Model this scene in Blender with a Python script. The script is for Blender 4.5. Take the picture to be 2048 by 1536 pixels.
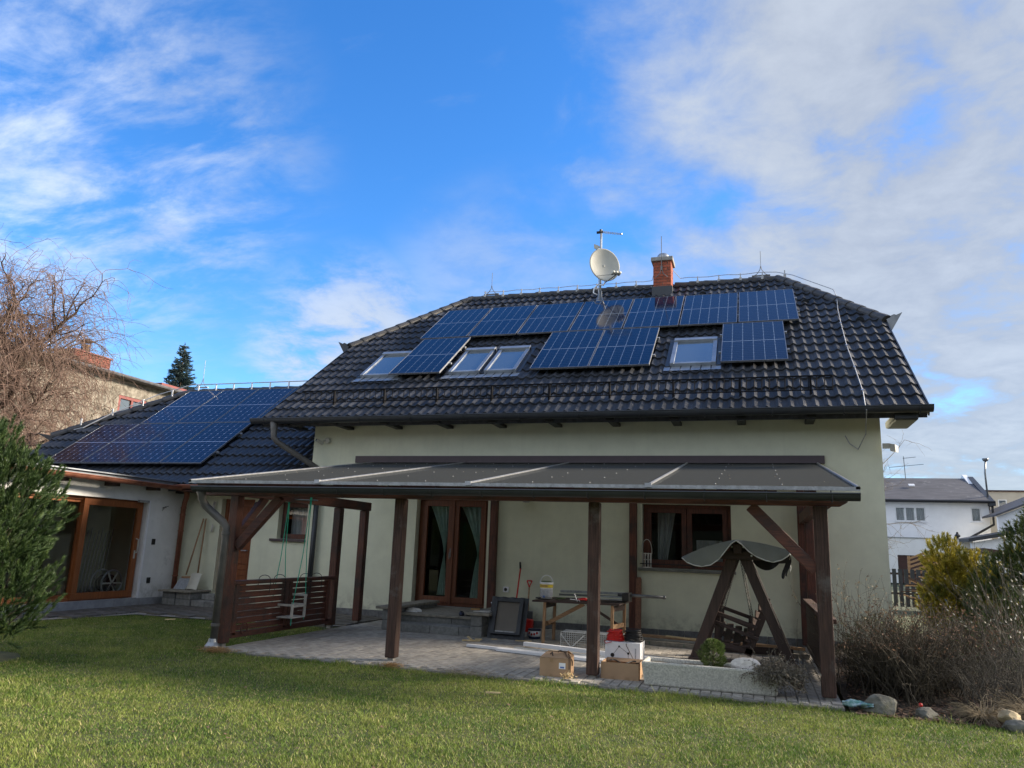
import bpy, math, random
import numpy as np
from mathutils import Vector, Matrix
random.seed(7); rng = np.random.default_rng(7)
for o in list(bpy.data.objects): bpy.data.objects.remove(o)
SC = bpy.context.scene; COL = SC.collection
R = math.radians
# ---------------------------------------------------------------- camera, sky, sun, exposure
cam = bpy.data.cameras.new('camera'); camo = bpy.data.objects.new('camera', cam); COL.objects.link(camo)
yaw, pit, rol = -0.31489, 0.21194, 0.037197
fw = Vector((math.sin(yaw)*math.cos(pit), math.cos(yaw)*math.cos(pit), math.sin(pit)))
rt = Vector((math.cos(yaw), -math.sin(yaw), 0)); up = rt.cross(fw)
r2 = math.cos(rol)*rt + math.sin(rol)*up; u2 = -math.sin(rol)*rt + math.cos(rol)*up
camo.matrix_world = Matrix(((r2.x, u2.x, -fw.x, 0), (r2.y, u2.y, -fw.y, 0), (r2.z, u2.z, -fw.z, 1.325), (0, 0, 0, 1)))
cam.sensor_width = 36; cam.lens = 1513.4*36/2048; cam.clip_start = .05; cam.clip_end = 3000
SC.camera = camo
SUN_EL = R(24); SUN_AZ = (0.90, 0.43)
sl = bpy.data.lights.new('sun', 'SUN'); sl.energy = 2.4; sl.angle = R(12); sl.color = (1.0, .87, .70)
so = bpy.data.objects.new('sun', sl); COL.objects.link(so)
sv = Vector((SUN_AZ[0]*math.cos(SUN_EL), SUN_AZ[1]*math.cos(SUN_EL), math.sin(SUN_EL))).normalized()
so.rotation_euler = sv.to_track_quat('Z', 'Y').to_euler(); so.location = (30, 20, 30)
SC.view_settings.view_transform = 'Standard'; SC.view_settings.look = 'None'
SC.view_settings.gamma = 1; SC.view_settings.exposure = 2.05
SC.view_settings.use_curve_mapping = False

class NT:
    def __init__(s, tree): s.t = tree; s.n = tree.nodes; s.l = tree.links
    def node(s, typ, ins=None, **kw):
        n = s.n.new(typ)
        for k, v in kw.items(): setattr(n, k, v)
        for k, v in (ins or {}).items(): s.set(n.inputs[k], v)
        return n
    def set(s, sock, v):
        if isinstance(v, bpy.types.NodeSocket): s.l.new(v, sock)
        else:
            try: sock.default_value = v
            except Exception: sock.default_value = (*v, 1)
    def m(s, op, a, b=0.0, c=0.0, clamp=False):
        n = s.n.new('ShaderNodeMath'); n.operation = op; n.use_clamp = clamp
        s.set(n.inputs[0], a); s.set(n.inputs[1], b); s.set(n.inputs[2], c); return n.outputs[0]
    def mix(s, f, a, b, typ='MIX'):
        n = s.n.new('ShaderNodeMix'); n.data_type = 'RGBA'; n.blend_type = typ
        s.set(n.inputs[0], f)
        for i, v in ((6, a), (7, b)):
            if isinstance(v, bpy.types.NodeSocket): s.l.new(v, n.inputs[i])
            else: n.inputs[i].default_value = (*v[:3], 1)
        return n.outputs[2]
    def vm(s, op, a, b=(0, 0, 0)):
        n = s.n.new('ShaderNodeVectorMath'); n.operation = op
        s.set(n.inputs[0], a); s.set(n.inputs[1], b); return n
    def noise(s, vec, scale, detail=4, rough=.55, dist=0.0):
        n = s.node('ShaderNodeTexNoise', {'Scale': scale, 'Detail': detail, 'Roughness': rough, 'Distortion': dist})
        if vec is not None: s.l.new(vec, n.inputs['Vector'])
        return n
    def ramp(s, f, a, b):
        n = s.node('ShaderNodeMapRange', {'From Min': a, 'From Max': b}, interpolation_type='SMOOTHSTEP')
        s.set(n.inputs[0], f); return n.outputs[0]

w = bpy.data.worlds.new('World'); SC.world = w; w.use_nodes = True
t = NT(w.node_tree); t.n.clear()
sky = t.node('ShaderNodeTexSky', sky_type='NISHITA', sun_disc=False, sun_elevation=SUN_EL,
             sun_rotation=math.atan2(SUN_AZ[0], SUN_AZ[1]), altitude=300, air_density=1.0, dust_density=.4, ozone_density=2.2)
hs = t.node('ShaderNodeHueSaturation', {'Saturation': 1.28, 'Value': 1.0, 'Hue': .502, 'Color': sky.outputs[0]})
tc = t.node('ShaderNodeTexCoord').outputs['Generated']
sp = t.node('ShaderNodeSeparateXYZ', {0: tc})
dz = t.m('ADD', t.m('MAXIMUM', sp.outputs[2], 0), .22)
pv = t.node('ShaderNodeCombineXYZ', {0: t.m('DIVIDE', sp.outputs[0], dz), 1: t.m('DIVIDE', sp.outputs[1], dz), 2: 0.0}).outputs[0]
mp = t.node('ShaderNodeMapping', {'Vector': pv, 'Rotation': (0, 0, R(35)), 'Scale': (1.0, 1.9, 1.0), 'Location': (3.1, 1.7, 0)}).outputs[0]
wispy = t.noise(mp, 3.2, 9, .62, .35).outputs[0]
fine = t.noise(mp, 11, 6, .6, .2).outputs[0]
soft = t.noise(pv, 1.6, 5, .5, .2).outputs[0]
bill = t.noise(pv, 6.0, 10, .62, .25).outputs[0]
def blob(d, r0, r1):
    v = Vector(d).normalized()
    return t.ramp(t.vm('DOT_PRODUCT', tc, tuple(v)).outputs['Value'], math.cos(R(r1)), math.cos(R(r0)))
def sky_dir(x, y):
    v = r2*((x-1024)/1513.4) - u2*((y-768)/1513.4) + fw
    return v
# cloud fields as they stand in this sky: streaky bank to the left, broad soft bank to the right, low puffs
left = t.m('MULTIPLY', blob((-.86, .66, .33+.15), 3, 20), t.ramp(t.m('ADD', wispy, t.m('MULTIPLY', fine, .30)), .50, .92))
azm = t.m('ARCTAN2', sp.outputs[0], sp.outputs[1])
edge = t.m('ADD', azm, t.m('ADD', t.m('MULTIPLY', t.m('SUBTRACT', soft, .5), .9), t.m('MULTIPLY', t.m('SUBTRACT', bill, .5), .5)))
hi_ = t.m('SUBTRACT', 1.0, t.m('MULTIPLY', t.ramp(t.m('ADD', sp.outputs[2], t.m('MULTIPLY', t.m('SUBTRACT', soft, .5), .4)), .64, .78), .85))
rbase = t.m('MULTIPLY', t.m('MULTIPLY', t.ramp(edge, -.30, .12), hi_), t.ramp(t.m('ADD', t.m('MULTIPLY', soft, .7), t.m('MULTIPLY', bill, .50)), .31, .58))
puff = t.m('MULTIPLY', blob((-.50, .86, .225), 2, 10), t.ramp(t.m('ADD', t.m('MULTIPLY', soft, .6), t.m('MULTIPLY', bill, .9)), .58, .86))
puff2 = t.m('MULTIPLY', blob((-.30, .95, .30), 3, 13), t.ramp(t.m('ADD', soft, t.m('MULTIPLY', bill, .5)), .58, .92))
low = t.m('MULTIPLY', t.m('SUBTRACT', 1.0, t.ramp(sp.outputs[2], .04, .30)), t.m('MULTIPLY', t.ramp(t.m('ADD', soft, t.m('MULTIPLY', bill, .3)), .50, .80), .55))
thin = t.m('MULTIPLY', t.ramp(wispy, .55, .95), .30)
def mx(*a):
    r = a[0]
    for q in a[1:]: r = t.m('MAXIMUM', r, q)
    return r
behind = t.m('MULTIPLY', t.ramp(t.m('MULTIPLY', sp.outputs[1], -1.0), -.35, .45), t.ramp(t.m('ADD', soft, t.m('MULTIPLY', bill, .5)), .42, .70))  # cloud cover added behind the viewer to brighten the facade
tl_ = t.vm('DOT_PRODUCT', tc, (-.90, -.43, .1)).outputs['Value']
cf = mx(behind, t.m('MULTIPLY', left, .80), t.m('MULTIPLY', rbase, .93), t.m('MULTIPLY', puff, .85), t.m('MULTIPLY', puff2, .45), low, thin)
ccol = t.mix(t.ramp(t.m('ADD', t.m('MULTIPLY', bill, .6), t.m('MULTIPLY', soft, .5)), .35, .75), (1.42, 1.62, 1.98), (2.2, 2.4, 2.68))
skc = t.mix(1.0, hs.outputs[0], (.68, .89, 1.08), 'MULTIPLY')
sunk = t.m('ADD', 1.0, t.m('MULTIPLY', t.ramp(tl_, -.2, .95), 1.0))   # clouds opposite the sun lit face-on, raised further to brighten the facade
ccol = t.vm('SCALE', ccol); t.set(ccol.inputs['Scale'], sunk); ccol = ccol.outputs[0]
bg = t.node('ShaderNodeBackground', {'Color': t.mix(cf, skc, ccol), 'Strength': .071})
wo = t.node('ShaderNodeOutputWorld', {'Surface': bg.outputs[0]})

# ---------------------------------------------------------------- materials
def L3(c): return tuple(c[:3])
def mul(c, k): return tuple(min(1, max(0, x*k)) for x in c[:3])
def mat(name, col, rough=.8, metal=0., var=.15, vs=6., col2=None, bump=.15, bs=40., st=(1, 1, 1), rnd=0., isl=0., spec=.5,
        trans=0., dirt=None, streak=0.):
    m = bpy.data.materials.new(name); m.use_nodes = True; t = NT(m.node_tree); t.n.clear()
    oc = t.node('ShaderNodeTexCoord').outputs['Object']
    v = t.node('ShaderNodeMapping', {'Vector': oc, 'Scale': st}).outputs[0]
    nz = t.noise(v, vs, 6, .6)
    f = t.ramp(nz.outputs[0], .3, .7)
    c = t.mix(f, mul(col, 1-var), L3(col2) if col2 else mul(col, 1+var))
    n2 = t.noise(oc, 1.3, 4, .55)
    c = t.mix(t.m('MULTIPLY', t.ramp(n2.outputs[0], .42, .72), .35*min(1, var*3)), c, mul(col, .72))
    if dirt:   # (colour, scale, low, high)
        n3 = t.noise(oc, dirt[1], 7, .68); c = t.mix(t.ramp(n3.outputs[0], dirt[2], dirt[3]), c, dirt[0])
    if streak:
        ns = t.noise(t.node('ShaderNodeMapping', {'Vector': oc, 'Scale': (3.2, 3.2, .22)}).outputs[0], 2.2, 6, .6)
        c = t.mix(t.m('MULTIPLY', t.ramp(ns.outputs[0], .50, .78), streak), c, mul(col, .62))
        zz = t.node('ShaderNodeSeparateXYZ', {0: oc}).outputs[2]
        sp2 = t.m('MULTIPLY', t.m('SUBTRACT', 1.0, t.ramp(zz, .08, .55)), t.ramp(t.noise(oc, 6, 6, .7).outputs[0], .40, .65))
        c = t.mix(t.m('MULTIPLY', sp2, .55), c, (.25, .25, .20))
    if rnd:
        oi = t.node('ShaderNodeObjectInfo').outputs['Random']
        k = t.m('ADD', t.m('MULTIPLY', oi, 2*rnd), 1-rnd)
        cc = t.node('ShaderNodeCombineColor', {0: k, 1: k, 2: k}).outputs[0]; c = t.mix(1.0, c, cc, 'MULTIPLY')
    if isl:
        oi = t.node('ShaderNodeNewGeometry').outputs['Random Per Island']
        k = t.m('ADD', t.m('MULTIPLY', oi, 2*isl), 1-isl)
        cc = t.node('ShaderNodeCombineColor', {0: k, 1: k, 2: k}).outputs[0]; c = t.mix(1.0, c, cc, 'MULTIPLY')
    b = t.node('ShaderNodeBsdfPrincipled', {'Base Color': c, 'Roughness': rough, 'Metallic': metal, 'Specular IOR Level': spec})
    if rough > .12 and not metal > .9:
        t.set(b.inputs['Roughness'], t.m('ADD', t.m('MULTIPLY', nz.outputs[0], .2), rough-.1))
    if bump:
        nb = t.noise(v, bs, 5, .65)
        bp = t.node('ShaderNodeBump', {'Strength': bump, 'Distance': .01, 'Height': nb.outputs[0]})
        t.l.new(bp.outputs[0], b.inputs['Normal'])
    out = b.outputs[0]
    if trans:
        tr = t.node('ShaderNodeBsdfTranslucent', {'Color': c}); mxs = t.node('ShaderNodeMixShader', {0: trans, 1: out, 2: tr.outputs[0]}); out = mxs.outputs[0]
    t.node('ShaderNodeOutputMaterial', {'Surface': out}); return m
def glass(name, tint=(.8, .85, .85), rough=0.0, body=None, bodyf=0., ior=1.5, boost=1.0, edge=None):
    m = bpy.data.materials.new(name); m.use_nodes = True; t = NT(m.node_tree); t.n.clear()
    tr = t.node('ShaderNodeBsdfTransparent', {'Color': (*tint, 1)}).outputs[0]
    if body:
        d = t.node('ShaderNodeBsdfDiffuse', {'Color': (*body, 1)}).outputs[0]
        bf = bodyf if edge is None else t.m('ADD', bodyf, t.m('MULTIPLY', t.node('ShaderNodeLayerWeight', {'Blend': .5}).outputs['Facing'], edge), clamp=True)
        tr = t.node('ShaderNodeMixShader', {0: bf, 1: tr, 2: d}).outputs[0]
    gl = t.node('ShaderNodeBsdfGlossy', {'Color': (1, 1, 1, 1), 'Roughness': rough}).outputs[0]
    bfc = t.node('ShaderNodeNewGeometry').outputs['Backfacing']     # no total reflection where a ray leaves the thin pane again
    fr = t.m('MULTIPLY', t.m('MULTIPLY', t.node('ShaderNodeFresnel', {'IOR': ior}).outputs[0], boost, clamp=True), t.m('SUBTRACT', 1.0, bfc))
    t.node('ShaderNodeOutputMaterial', {'Surface': t.node('ShaderNodeMixShader', {0: fr, 1: tr, 2: gl}).outputs[0]})
    return m
def cell_mat(name, W, L, nc, nr, lw, base, line, dots):
    m = bpy.data.materials.new(name); m.use_nodes = True; t = NT(m.node_tree); t.n.clear()
    s = t.node('ShaderNodeSeparateXYZ', {0: t.node('ShaderNodeTexCoord').outputs['Object']}).outputs
    x = t.m('ADD', s[0], W/2); y = s[1]; cw = W/nc; ch = L/nr
    def edge(v, p): f = t.m('FRACT', t.m('DIVIDE', v, p)); return t.m('MULTIPLY', t.m('MINIMUM', f, t.m('SUBTRACT', 1.0, f)), p)
    ex = edge(x, cw); ey = edge(y, ch)
    vl = t.m('LESS_THAN', ex, lw/2); ml = t.m('LESS_THAN', t.m('ABSOLUTE', t.m('SUBTRACT', y, L/2)), .011)
    hl = t.m('MULTIPLY', t.m('LESS_THAN', ey, .0022), .35)
    dt = t.m('LESS_THAN', t.m('ADD', ex, edge(y, ch*2)), dots)
    nz = t.noise(t.node('ShaderNodeTexCoord').outputs['Object'], 1.2, 3)
    rn = t.node('ShaderNodeObjectInfo').outputs['Random']
    bc = t.mix(t.m('ADD', t.m('MULTIPLY', nz.outputs[0], .5), t.m('MULTIPLY', rn, .4)), mul(base, .7), mul(base, 1.35))
    f = t.m('MAXIMUM', t.m('MAXIMUM', t.m('MULTIPLY', vl, .8), ml), t.m('MAXIMUM', hl, dt))
    c = t.mix(f, bc, line)
    b = t.node('ShaderNodeBsdfPrincipled', {'Base Color': c, 'Roughness': .08, 'Specular IOR Level': .38})
    t.node('ShaderNodeOutputMaterial', {'Surface': b.outputs[0]}); return m

MT = {}
MT['render'] = mat('green_render', (.75, .765, .60), .93, var=.05, vs=3, bump=.6, bs=160, streak=.14, dirt=((.60, .60, .46), 2.2, .60, .92))
MT['white_render'] = mat('white_render', (.80, .80, .79), .93, var=.07, vs=2.5, bump=.5, bs=120, streak=.14, dirt=((.42, .42, .42), 2.6, .55, .9))
MT['plinth'] = mat('plinth_block', (.16, .165, .17), .9, var=.25, vs=14, bump=.8, bs=90, rnd=.1)
MT['plinth_tile'] = mat('plinth_tile', (.30, .31, .33), .6, var=.15, vs=9, bump=.2, rnd=.08)
MT['tile'] = mat('roof_tile_concrete', (.036, .039, .047), .56, var=.35, vs=11, bump=.6, bs=110, rnd=.38, spec=.30, dirt=((.085, .08, .068), 7, .60, .84))
MT['tile2'] = mat('roof_tile_joined', (.036, .039, .047), .56, var=.35, vs=11, bump=.6, bs=110, isl=.38, spec=.30, dirt=((.085, .08, .068), 7, .60, .84))
MT['wtile'] = mat('wing_tile', (.027, .030, .038), .42, var=.25, vs=14, bump=.35, bs=110, rnd=.2, spec=.6)
MT['wtile2'] = mat('wing_tile_joined', (.027, .030, .038), .42, var=.25, vs=14, bump=.35, bs=110, isl=.2, spec=.6)
MT['ridge'] = mat('ridge_tile', (.050, .048, .046), .55, var=.3, vs=14, bump=.5, bs=90, rnd=.25, dirt=((.15, .13, .09), 7, .55, .8))
MT['anth'] = mat('anthracite_metal', (.045, .05, .058), .42, .3, var=.12, vs=5, bump=.05, spec=.5)
MT['grey_pipe'] = mat('grey_brown_pipe', (.12, .115, .11), .5, .2, var=.2, vs=6, bump=.1)
MT['copper'] = mat('copper_metal', (.30, .12, .075), .42, .55, var=.3, vs=5, bump=.08)
MT['brown_flash'] = mat('brown_flashing', (.075, .055, .062), .5, .2, var=.1, bump=.05)
MT['alu'] = mat('aluminium', (.48, .49, .52), .4, .8, var=.1, vs=9, bump=.05)
MT['bar_metal'] = mat('glazing_bar_metal', (.23, .235, .24), .5, .4, var=.2, vs=14, bump=.1)
MT['panel_frame'] = mat('panel_frame', (.27, .28, .30), .45, .7, bump=0)
MT['alu_dull'] = mat('dull_aluminium', (.40, .41, .42), .5, .5, var=.2, vs=18, bump=.15, dirt=((.10, .10, .09), 30, .55, .75))
MT['galv'] = mat('galvanised', (.50, .53, .56), .42, .6, var=.2, vs=14, bump=.1)
MT['zinc'] = mat('zinc_sheet', (.33, .36, .40), .4, .6, var=.15, vs=4, bump=.06)
MT['membrane'] = mat('roof_membrane', (.20, .23, .26), .55, var=.2, vs=5, bump=.2)
for ax, stv in (('x', (1.2, 22, 22)), ('y', (22, 1.2, 22)), ('z', (22, 22, 1.2))):
    MT['wood_'+ax] = mat('stained_wood_'+ax, (.105, .034, .021), .55, var=.5, vs=3, bump=.5, bs=9, st=stv, rnd=.2, dirt=((.040, .022, .020), 2.2, .46, .66))
    MT['wood_grey_'+ax] = mat('weathered_wood_'+ax, (.068, .036, .027), .8, var=.55, vs=3, bump=.8, bs=9, st=stv, rnd=.1, dirt=((.12, .10, .09), 3.2, .54, .70))
    MT['wood_brown_'+ax] = mat('dark_brown_wood_'+ax, (.045, .026, .021), .55, var=.4, vs=3, bump=.5, bs=9, st=stv, rnd=.15)
    MT['wood_orange_'+ax] = mat('orange_wood_'+ax, (.27, .085, .024), .45, var=.25, vs=2, bump=.2, bs=6, st=stv)
    MT['wood_pale_'+ax] = mat('pale_wood_'+ax, (.36, .22, .12), .75, var=.35, vs=3, bump=.4, bs=9, st=stv, rnd=.12)
MT['fresh'] = mat('fresh_wood', (.72, .55, .30), .7, var=.2, vs=9, bump=.2)
MT['glass'] = glass('window_glass', (.88, .90, .90), boost=1.3)
MT['skyglass'] = glass('skylight_glass', (.25, .30, .34), body=(.16, .2, .24), bodyf=.6, ior=1.9, boost=1.5)
MT['sheet'] = glass('polycarbonate', (.80, .80, .78), .0, body=(.075, .078, .075), bodyf=.12, edge=.62, ior=1.6, boost=1.7)
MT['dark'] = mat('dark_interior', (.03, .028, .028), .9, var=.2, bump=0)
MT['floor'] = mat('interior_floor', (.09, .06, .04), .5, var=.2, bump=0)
MT['curtain'] = mat('green_curtain', (.55, .72, .66), .9, var=.1, vs=10, bump=.1, trans=.4)
MT['brick'] = mat('red_brick', (.38, .10, .055), .85, var=.25, vs=18, bump=.4, bs=80, isl=.2)
MT['brick_old'] = mat('old_brick', (.22, .075, .055), .9, var=.35, vs=10, bump=.6, bs=50, isl=.25)
MT['mortar'] = mat('mortar', (.20, .19, .17), .95, var=.2, bump=.4)
MT['concrete'] = mat('concrete', (.32, .31, .29), .9, var=.2, vs=8, bump=.5, bs=60)
MT['step'] = mat('step_block', (.23, .235, .23), .9, var=.22, vs=18, bump=.6, bs=70, rnd=.12)
MT['capstone'] = mat('cap_stone', (.27, .25, .21), .9, var=.25, vs=14, bump=.6, bs=60)
MT['paver'] = mat('paver', (.36, .335, .30), .9, var=.25, vs=12, bump=.5, bs=80, rnd=.09, dirt=((.17, .155, .14), 1.4, .58, .80))
MT['paver2'] = mat('paver_joined', (.36, .335, .30), .9, var=.25, vs=12, bump=.5, bs=80, isl=.16, dirt=((.11, .10, .09), 1.4, .60, .80))
MT['paver_d'] = mat('path_paver', (.115, .105, .095), .92, var=.3, vs=12, bump=.5, bs=80, rnd=.2, isl=.2, dirt=((.05, .055, .035), 3, .5, .75))
MT['sand'] = mat('joint_sand', (.25, .235, .21), 1, var=.3, vs=30, bump=.4)
MT['trough'] = mat('washed_concrete', (.52, .51, .46), .95, var=.28, vs=60, bump=.8, bs=120)
MT['soil'] = mat('soil', (.045, .034, .024), 1, var=.45, vs=18, bump=1.0, bs=40)
MT['rock'] = mat('rock', (.15, .145, .12), .9, var=.4, vs=7, bump=1.0, bs=22, dirt=((.10, .10, .06), 5, .5, .7))
MT['rock_w'] = mat('pale_rock', (.68, .64, .60), .85, var=.2, vs=9, bump=.8, bs=30)
MT['rock_t'] = mat('tan_rock', (.40, .32, .20), .9, var=.35, vs=9, bump=.8, bs=30)
MT['card'] = mat('cardboard', (.40, .26, .155), .85, var=.1, vs=5, bump=.12, bs=30)
MT['added_hedge'] = mat('added_hedge_leaf', (.010, .018, .012), .9, var=.5, vs=3, bump=.5, bs=8)
MT['card_in'] = mat('cardboard_dark', (.20, .13, .08), .9, var=.1, bump=.1)
MT['tape'] = mat('packing_tape', (.33, .21, .12), .35, var=.05, bump=0)
MT['white'] = mat('white_plastic', (.88, .89, .92), .45, var=.05, bump=.03)
MT['cream'] = mat('cream_paint', (.58, .57, .50), .5, var=.08, bump=.05)
MT['whitew'] = mat('white_painted_wood', (.60, .58, .54), .6, var=.2, vs=10, bump=.2)
MT['whitewin'] = mat('white_window_frame', (.72, .73, .75), .5, var=.05, bump=0)
MT['label'] = mat('paper_label', (.82, .84, .88), .6, var=.05, bump=0)
MT['ink'] = mat('ink', (.012, .012, .014), .5, var=0, bump=0)
MT['ink_b'] = mat('blue_ink', (.08, .16, .45), .5, var=0, bump=0)
MT['yellow'] = mat('yellow_print', (.72, .58, .05), .5, var=.08, bump=0)
MT['grey_print'] = mat('grey_print', (.42, .45, .5), .5, var=.2, vs=30, bump=0)
MT['red'] = mat('red_plastic', (.60, .02, .015), .4, var=.1, bump=.05)
MT['blue'] = mat('blue_plastic', (.02, .12, .45), .4, var=.1, bump=.05)
MT['navy'] = mat('navy', (.012, .02, .06), .5, var=.1, bump=.05)
MT['black'] = mat('black_rubber', (.014, .014, .016), .5, var=.15, bump=.1)
MT['green_rope'] = mat('green_rope', (.02, .42, .28), .7, var=.15, vs=60, bump=.2)
MT['bottle'] = mat('brown_bottle_glass', (.012, .008, .006), .08, var=0, bump=0, spec=.8)
MT['oak'] = mat('brown_door_wood', (.15, .048, .020), .5, var=.3, vs=2, bump=.2, bs=6, st=(22, 22, 1.2))
MT['rod'] = mat('lightning_rod_steel', (.22, .22, .22), .6, .4, bump=0)
MT['matte_black'] = mat('matte_black', (.014, .014, .016), .9, bump=0, spec=.1)
MT['steel'] = mat('grey_steel', (.20, .21, .22), .35, .7, var=.2, bump=.05)
MT['chain'] = mat('chain_steel', (.07, .065, .06), .6, .3, var=.2, bump=0)
MT['canopy'] = mat('grey_canvas', (.20, .21, .195), .7, var=.14, vs=3, bump=.3, bs=14)
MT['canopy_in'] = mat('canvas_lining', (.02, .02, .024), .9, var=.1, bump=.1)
MT['piping'] = mat('white_piping', (.65, .66, .64), .7, var=.05, bump=0)
MT['dish'] = mat('dish_paint', (.50, .49, .43), .45, var=.05, bump=.02)
MT['door_o'] = mat('orange_brown_door', (.23, .075, .028), .45, var=.2, vs=2, st=(18, 18, 1.2), bump=.15, bs=8)
MT['bark'] = mat('bark', (.10, .075, .055), .95, var=.4, vs=14, bump=.8, bs=30)
MT['twig_red'] = mat('willow_twig', (.20, .13, .10), .8, var=.2, isl=.35, bump=0)
MT['twig_wall'] = mat('creeper_twig', (.25, .19, .145), .9, var=.2, isl=.4, bump=0)
MT['twig'] = mat('bare_twig', (.13, .105, .08), .85, var=.2, isl=.35, bump=0)
MT['twig_dark'] = mat('rose_cane', (.060, .050, .034), .85, var=.2, isl=.4, bump=0)
MT['twig_grey'] = mat('grey_twig', (.085, .078, .065), .85, var=.2, isl=.4, bump=0)
MT['dead'] = mat('dead_leaf', (.17, .105, .07), .85, var=.3, isl=.45, bump=0, trans=.25)
MT['bud'] = mat('pale_bud', (.55, .52, .42), .8, var=.1, isl=.2, bump=0)
MT['straw'] = mat('straw', (.50, .31, .14), .9, var=.2, isl=.3, bump=0, trans=.2)
MT['drygrass'] = mat('dry_grass', (.33, .27, .18), .9, var=.2, isl=.35, bump=0, trans=.2)
MT['lavender'] = mat('dry_shrub', (.16, .14, .11), .95, var=.2, isl=.4, bump=0)
MT['needle'] = mat('pine_needle', (.042, .088, .027), .55, col2=(.085, .14, .04), var=.3, vs=9, isl=.35, bump=0, trans=.15)
MT['needle_y'] = mat('golden_needle', (.16, .20, .035), .6, col2=(.55, .44, .05), var=.3, vs=5, isl=.35, bump=0, trans=.15)
MT['needle_d'] = mat('dark_needle', (.06, .11, .032), .6, col2=(.15, .19, .045), var=.3, vs=4, isl=.35, bump=0, trans=.15)
MT['needle_b'] = mat('blue_needle', (.045, .085, .085), .6, col2=(.08, .13, .13), var=.3, vs=2, isl=.35, bump=0)
MT['needle_l'] = mat('light_needle', (.09, .15, .035), .6, col2=(.15, .21, .06), var=.3, vs=20, isl=.35, bump=0, trans=.2)
MT['pebble'] = mat('pebbledash', (.20, .17, .135), 1, var=.5, vs=3.5, bump=1, bs=9, col2=(.36, .33, .28))
MT['far_white'] = mat('far_white_wall', (.82, .83, .85), .9, var=.05, vs=1, bump=.1)
MT['far_cream'] = mat('far_cream_wall', (.55, .50, .42), .9, var=.08, vs=1, bump=.1)
MT['far_roof'] = mat('far_roof', (.085, .085, .095), .75, var=.35, vs=2, st=(.4, 3, 3), bump=.4, bs=10, dirt=((.26, .26, .27), 1.2, .58, .8))
MT['maroon'] = mat('maroon_paint', (.06, .025, .022), .6, var=.15, bump=.1)
MT['redmetal'] = mat('red_metal_flashing', (.20, .045, .04), .6, var=.2, bump=.1)
MT['net_curtain'] = mat('net_curtain', (.42, .44, .46), .9, var=.25, vs=3, st=(8, 8, .6), bump=0)
MT['cells'] = cell_mat('solar_cells', 1.135, 1.985, 6, 22, .009, (.003, .009, .034), (.21, .25, .31), .015)
MT['cells_w'] = cell_mat('solar_cells_wing', 1.04, 1.86, 6, 20, .005, (.006, .007, .026), (.32, .35, .46), .022)
def grass_mat():
    m = bpy.data.materials.new('grass_blades'); m.use_nodes = True; t = NT(m.node_tree); t.n.clear()
    oc = t.node('ShaderNodeTexCoord').outputs['Object']
    a = t.noise(oc, .9, 5, .6).outputs[0]; b = t.noise(oc, 7, 4, .6).outputs[0]
    ri = t.node('ShaderNodeNewGeometry').outputs['Random Per Island']
    c = t.mix(t.ramp(t.m('ADD', t.m('MULTIPLY', a, .6), t.m('MULTIPLY', b, .4)), .38, .62), (.105, .185, .030), (.265, .315, .070))
    st3 = t.ramp(t.noise(oc, 2.3, 5, .7).outputs[0], .60, .74)
    c = t.mix(t.m('MULTIPLY', st3, .5), c, (.36, .32, .13))
    c = t.mix(t.m('GREATER_THAN', ri, .86), c, (.42, .38, .17))
    k = t.m('ADD', t.m('MULTIPLY', t.m('FRACT', t.m('MULTIPLY', ri, 7.3)), .8), .6)
    c = t.mix(1.0, c, t.node('ShaderNodeCombineColor', {0: k, 1: k, 2: k}).outputs[0], 'MULTIPLY')
    d = t.node('ShaderNodeBsdfPrincipled', {'Base Color': c, 'Roughness': .6, 'Specular IOR Level': .25}).outputs[0]
    tr = t.node('ShaderNodeBsdfTranslucent', {'Color': c}).outputs[0]
    t.node('ShaderNodeOutputMaterial', {'Surface': t.node('ShaderNodeMixShader', {0: .3, 1: d, 2: tr}).outputs[0]}); return m
MT['grass'] = grass_mat()
MT['turf'] = mat('turf_soil', (.055, .075, .022), 1, var=.4, vs=5, bump=1, bs=60, col2=(.11, .11, .04))
MT['far_ground'] = mat('far_ground', (.10, .11, .055), 1, var=.3, vs=.4, bump=.2)

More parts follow.
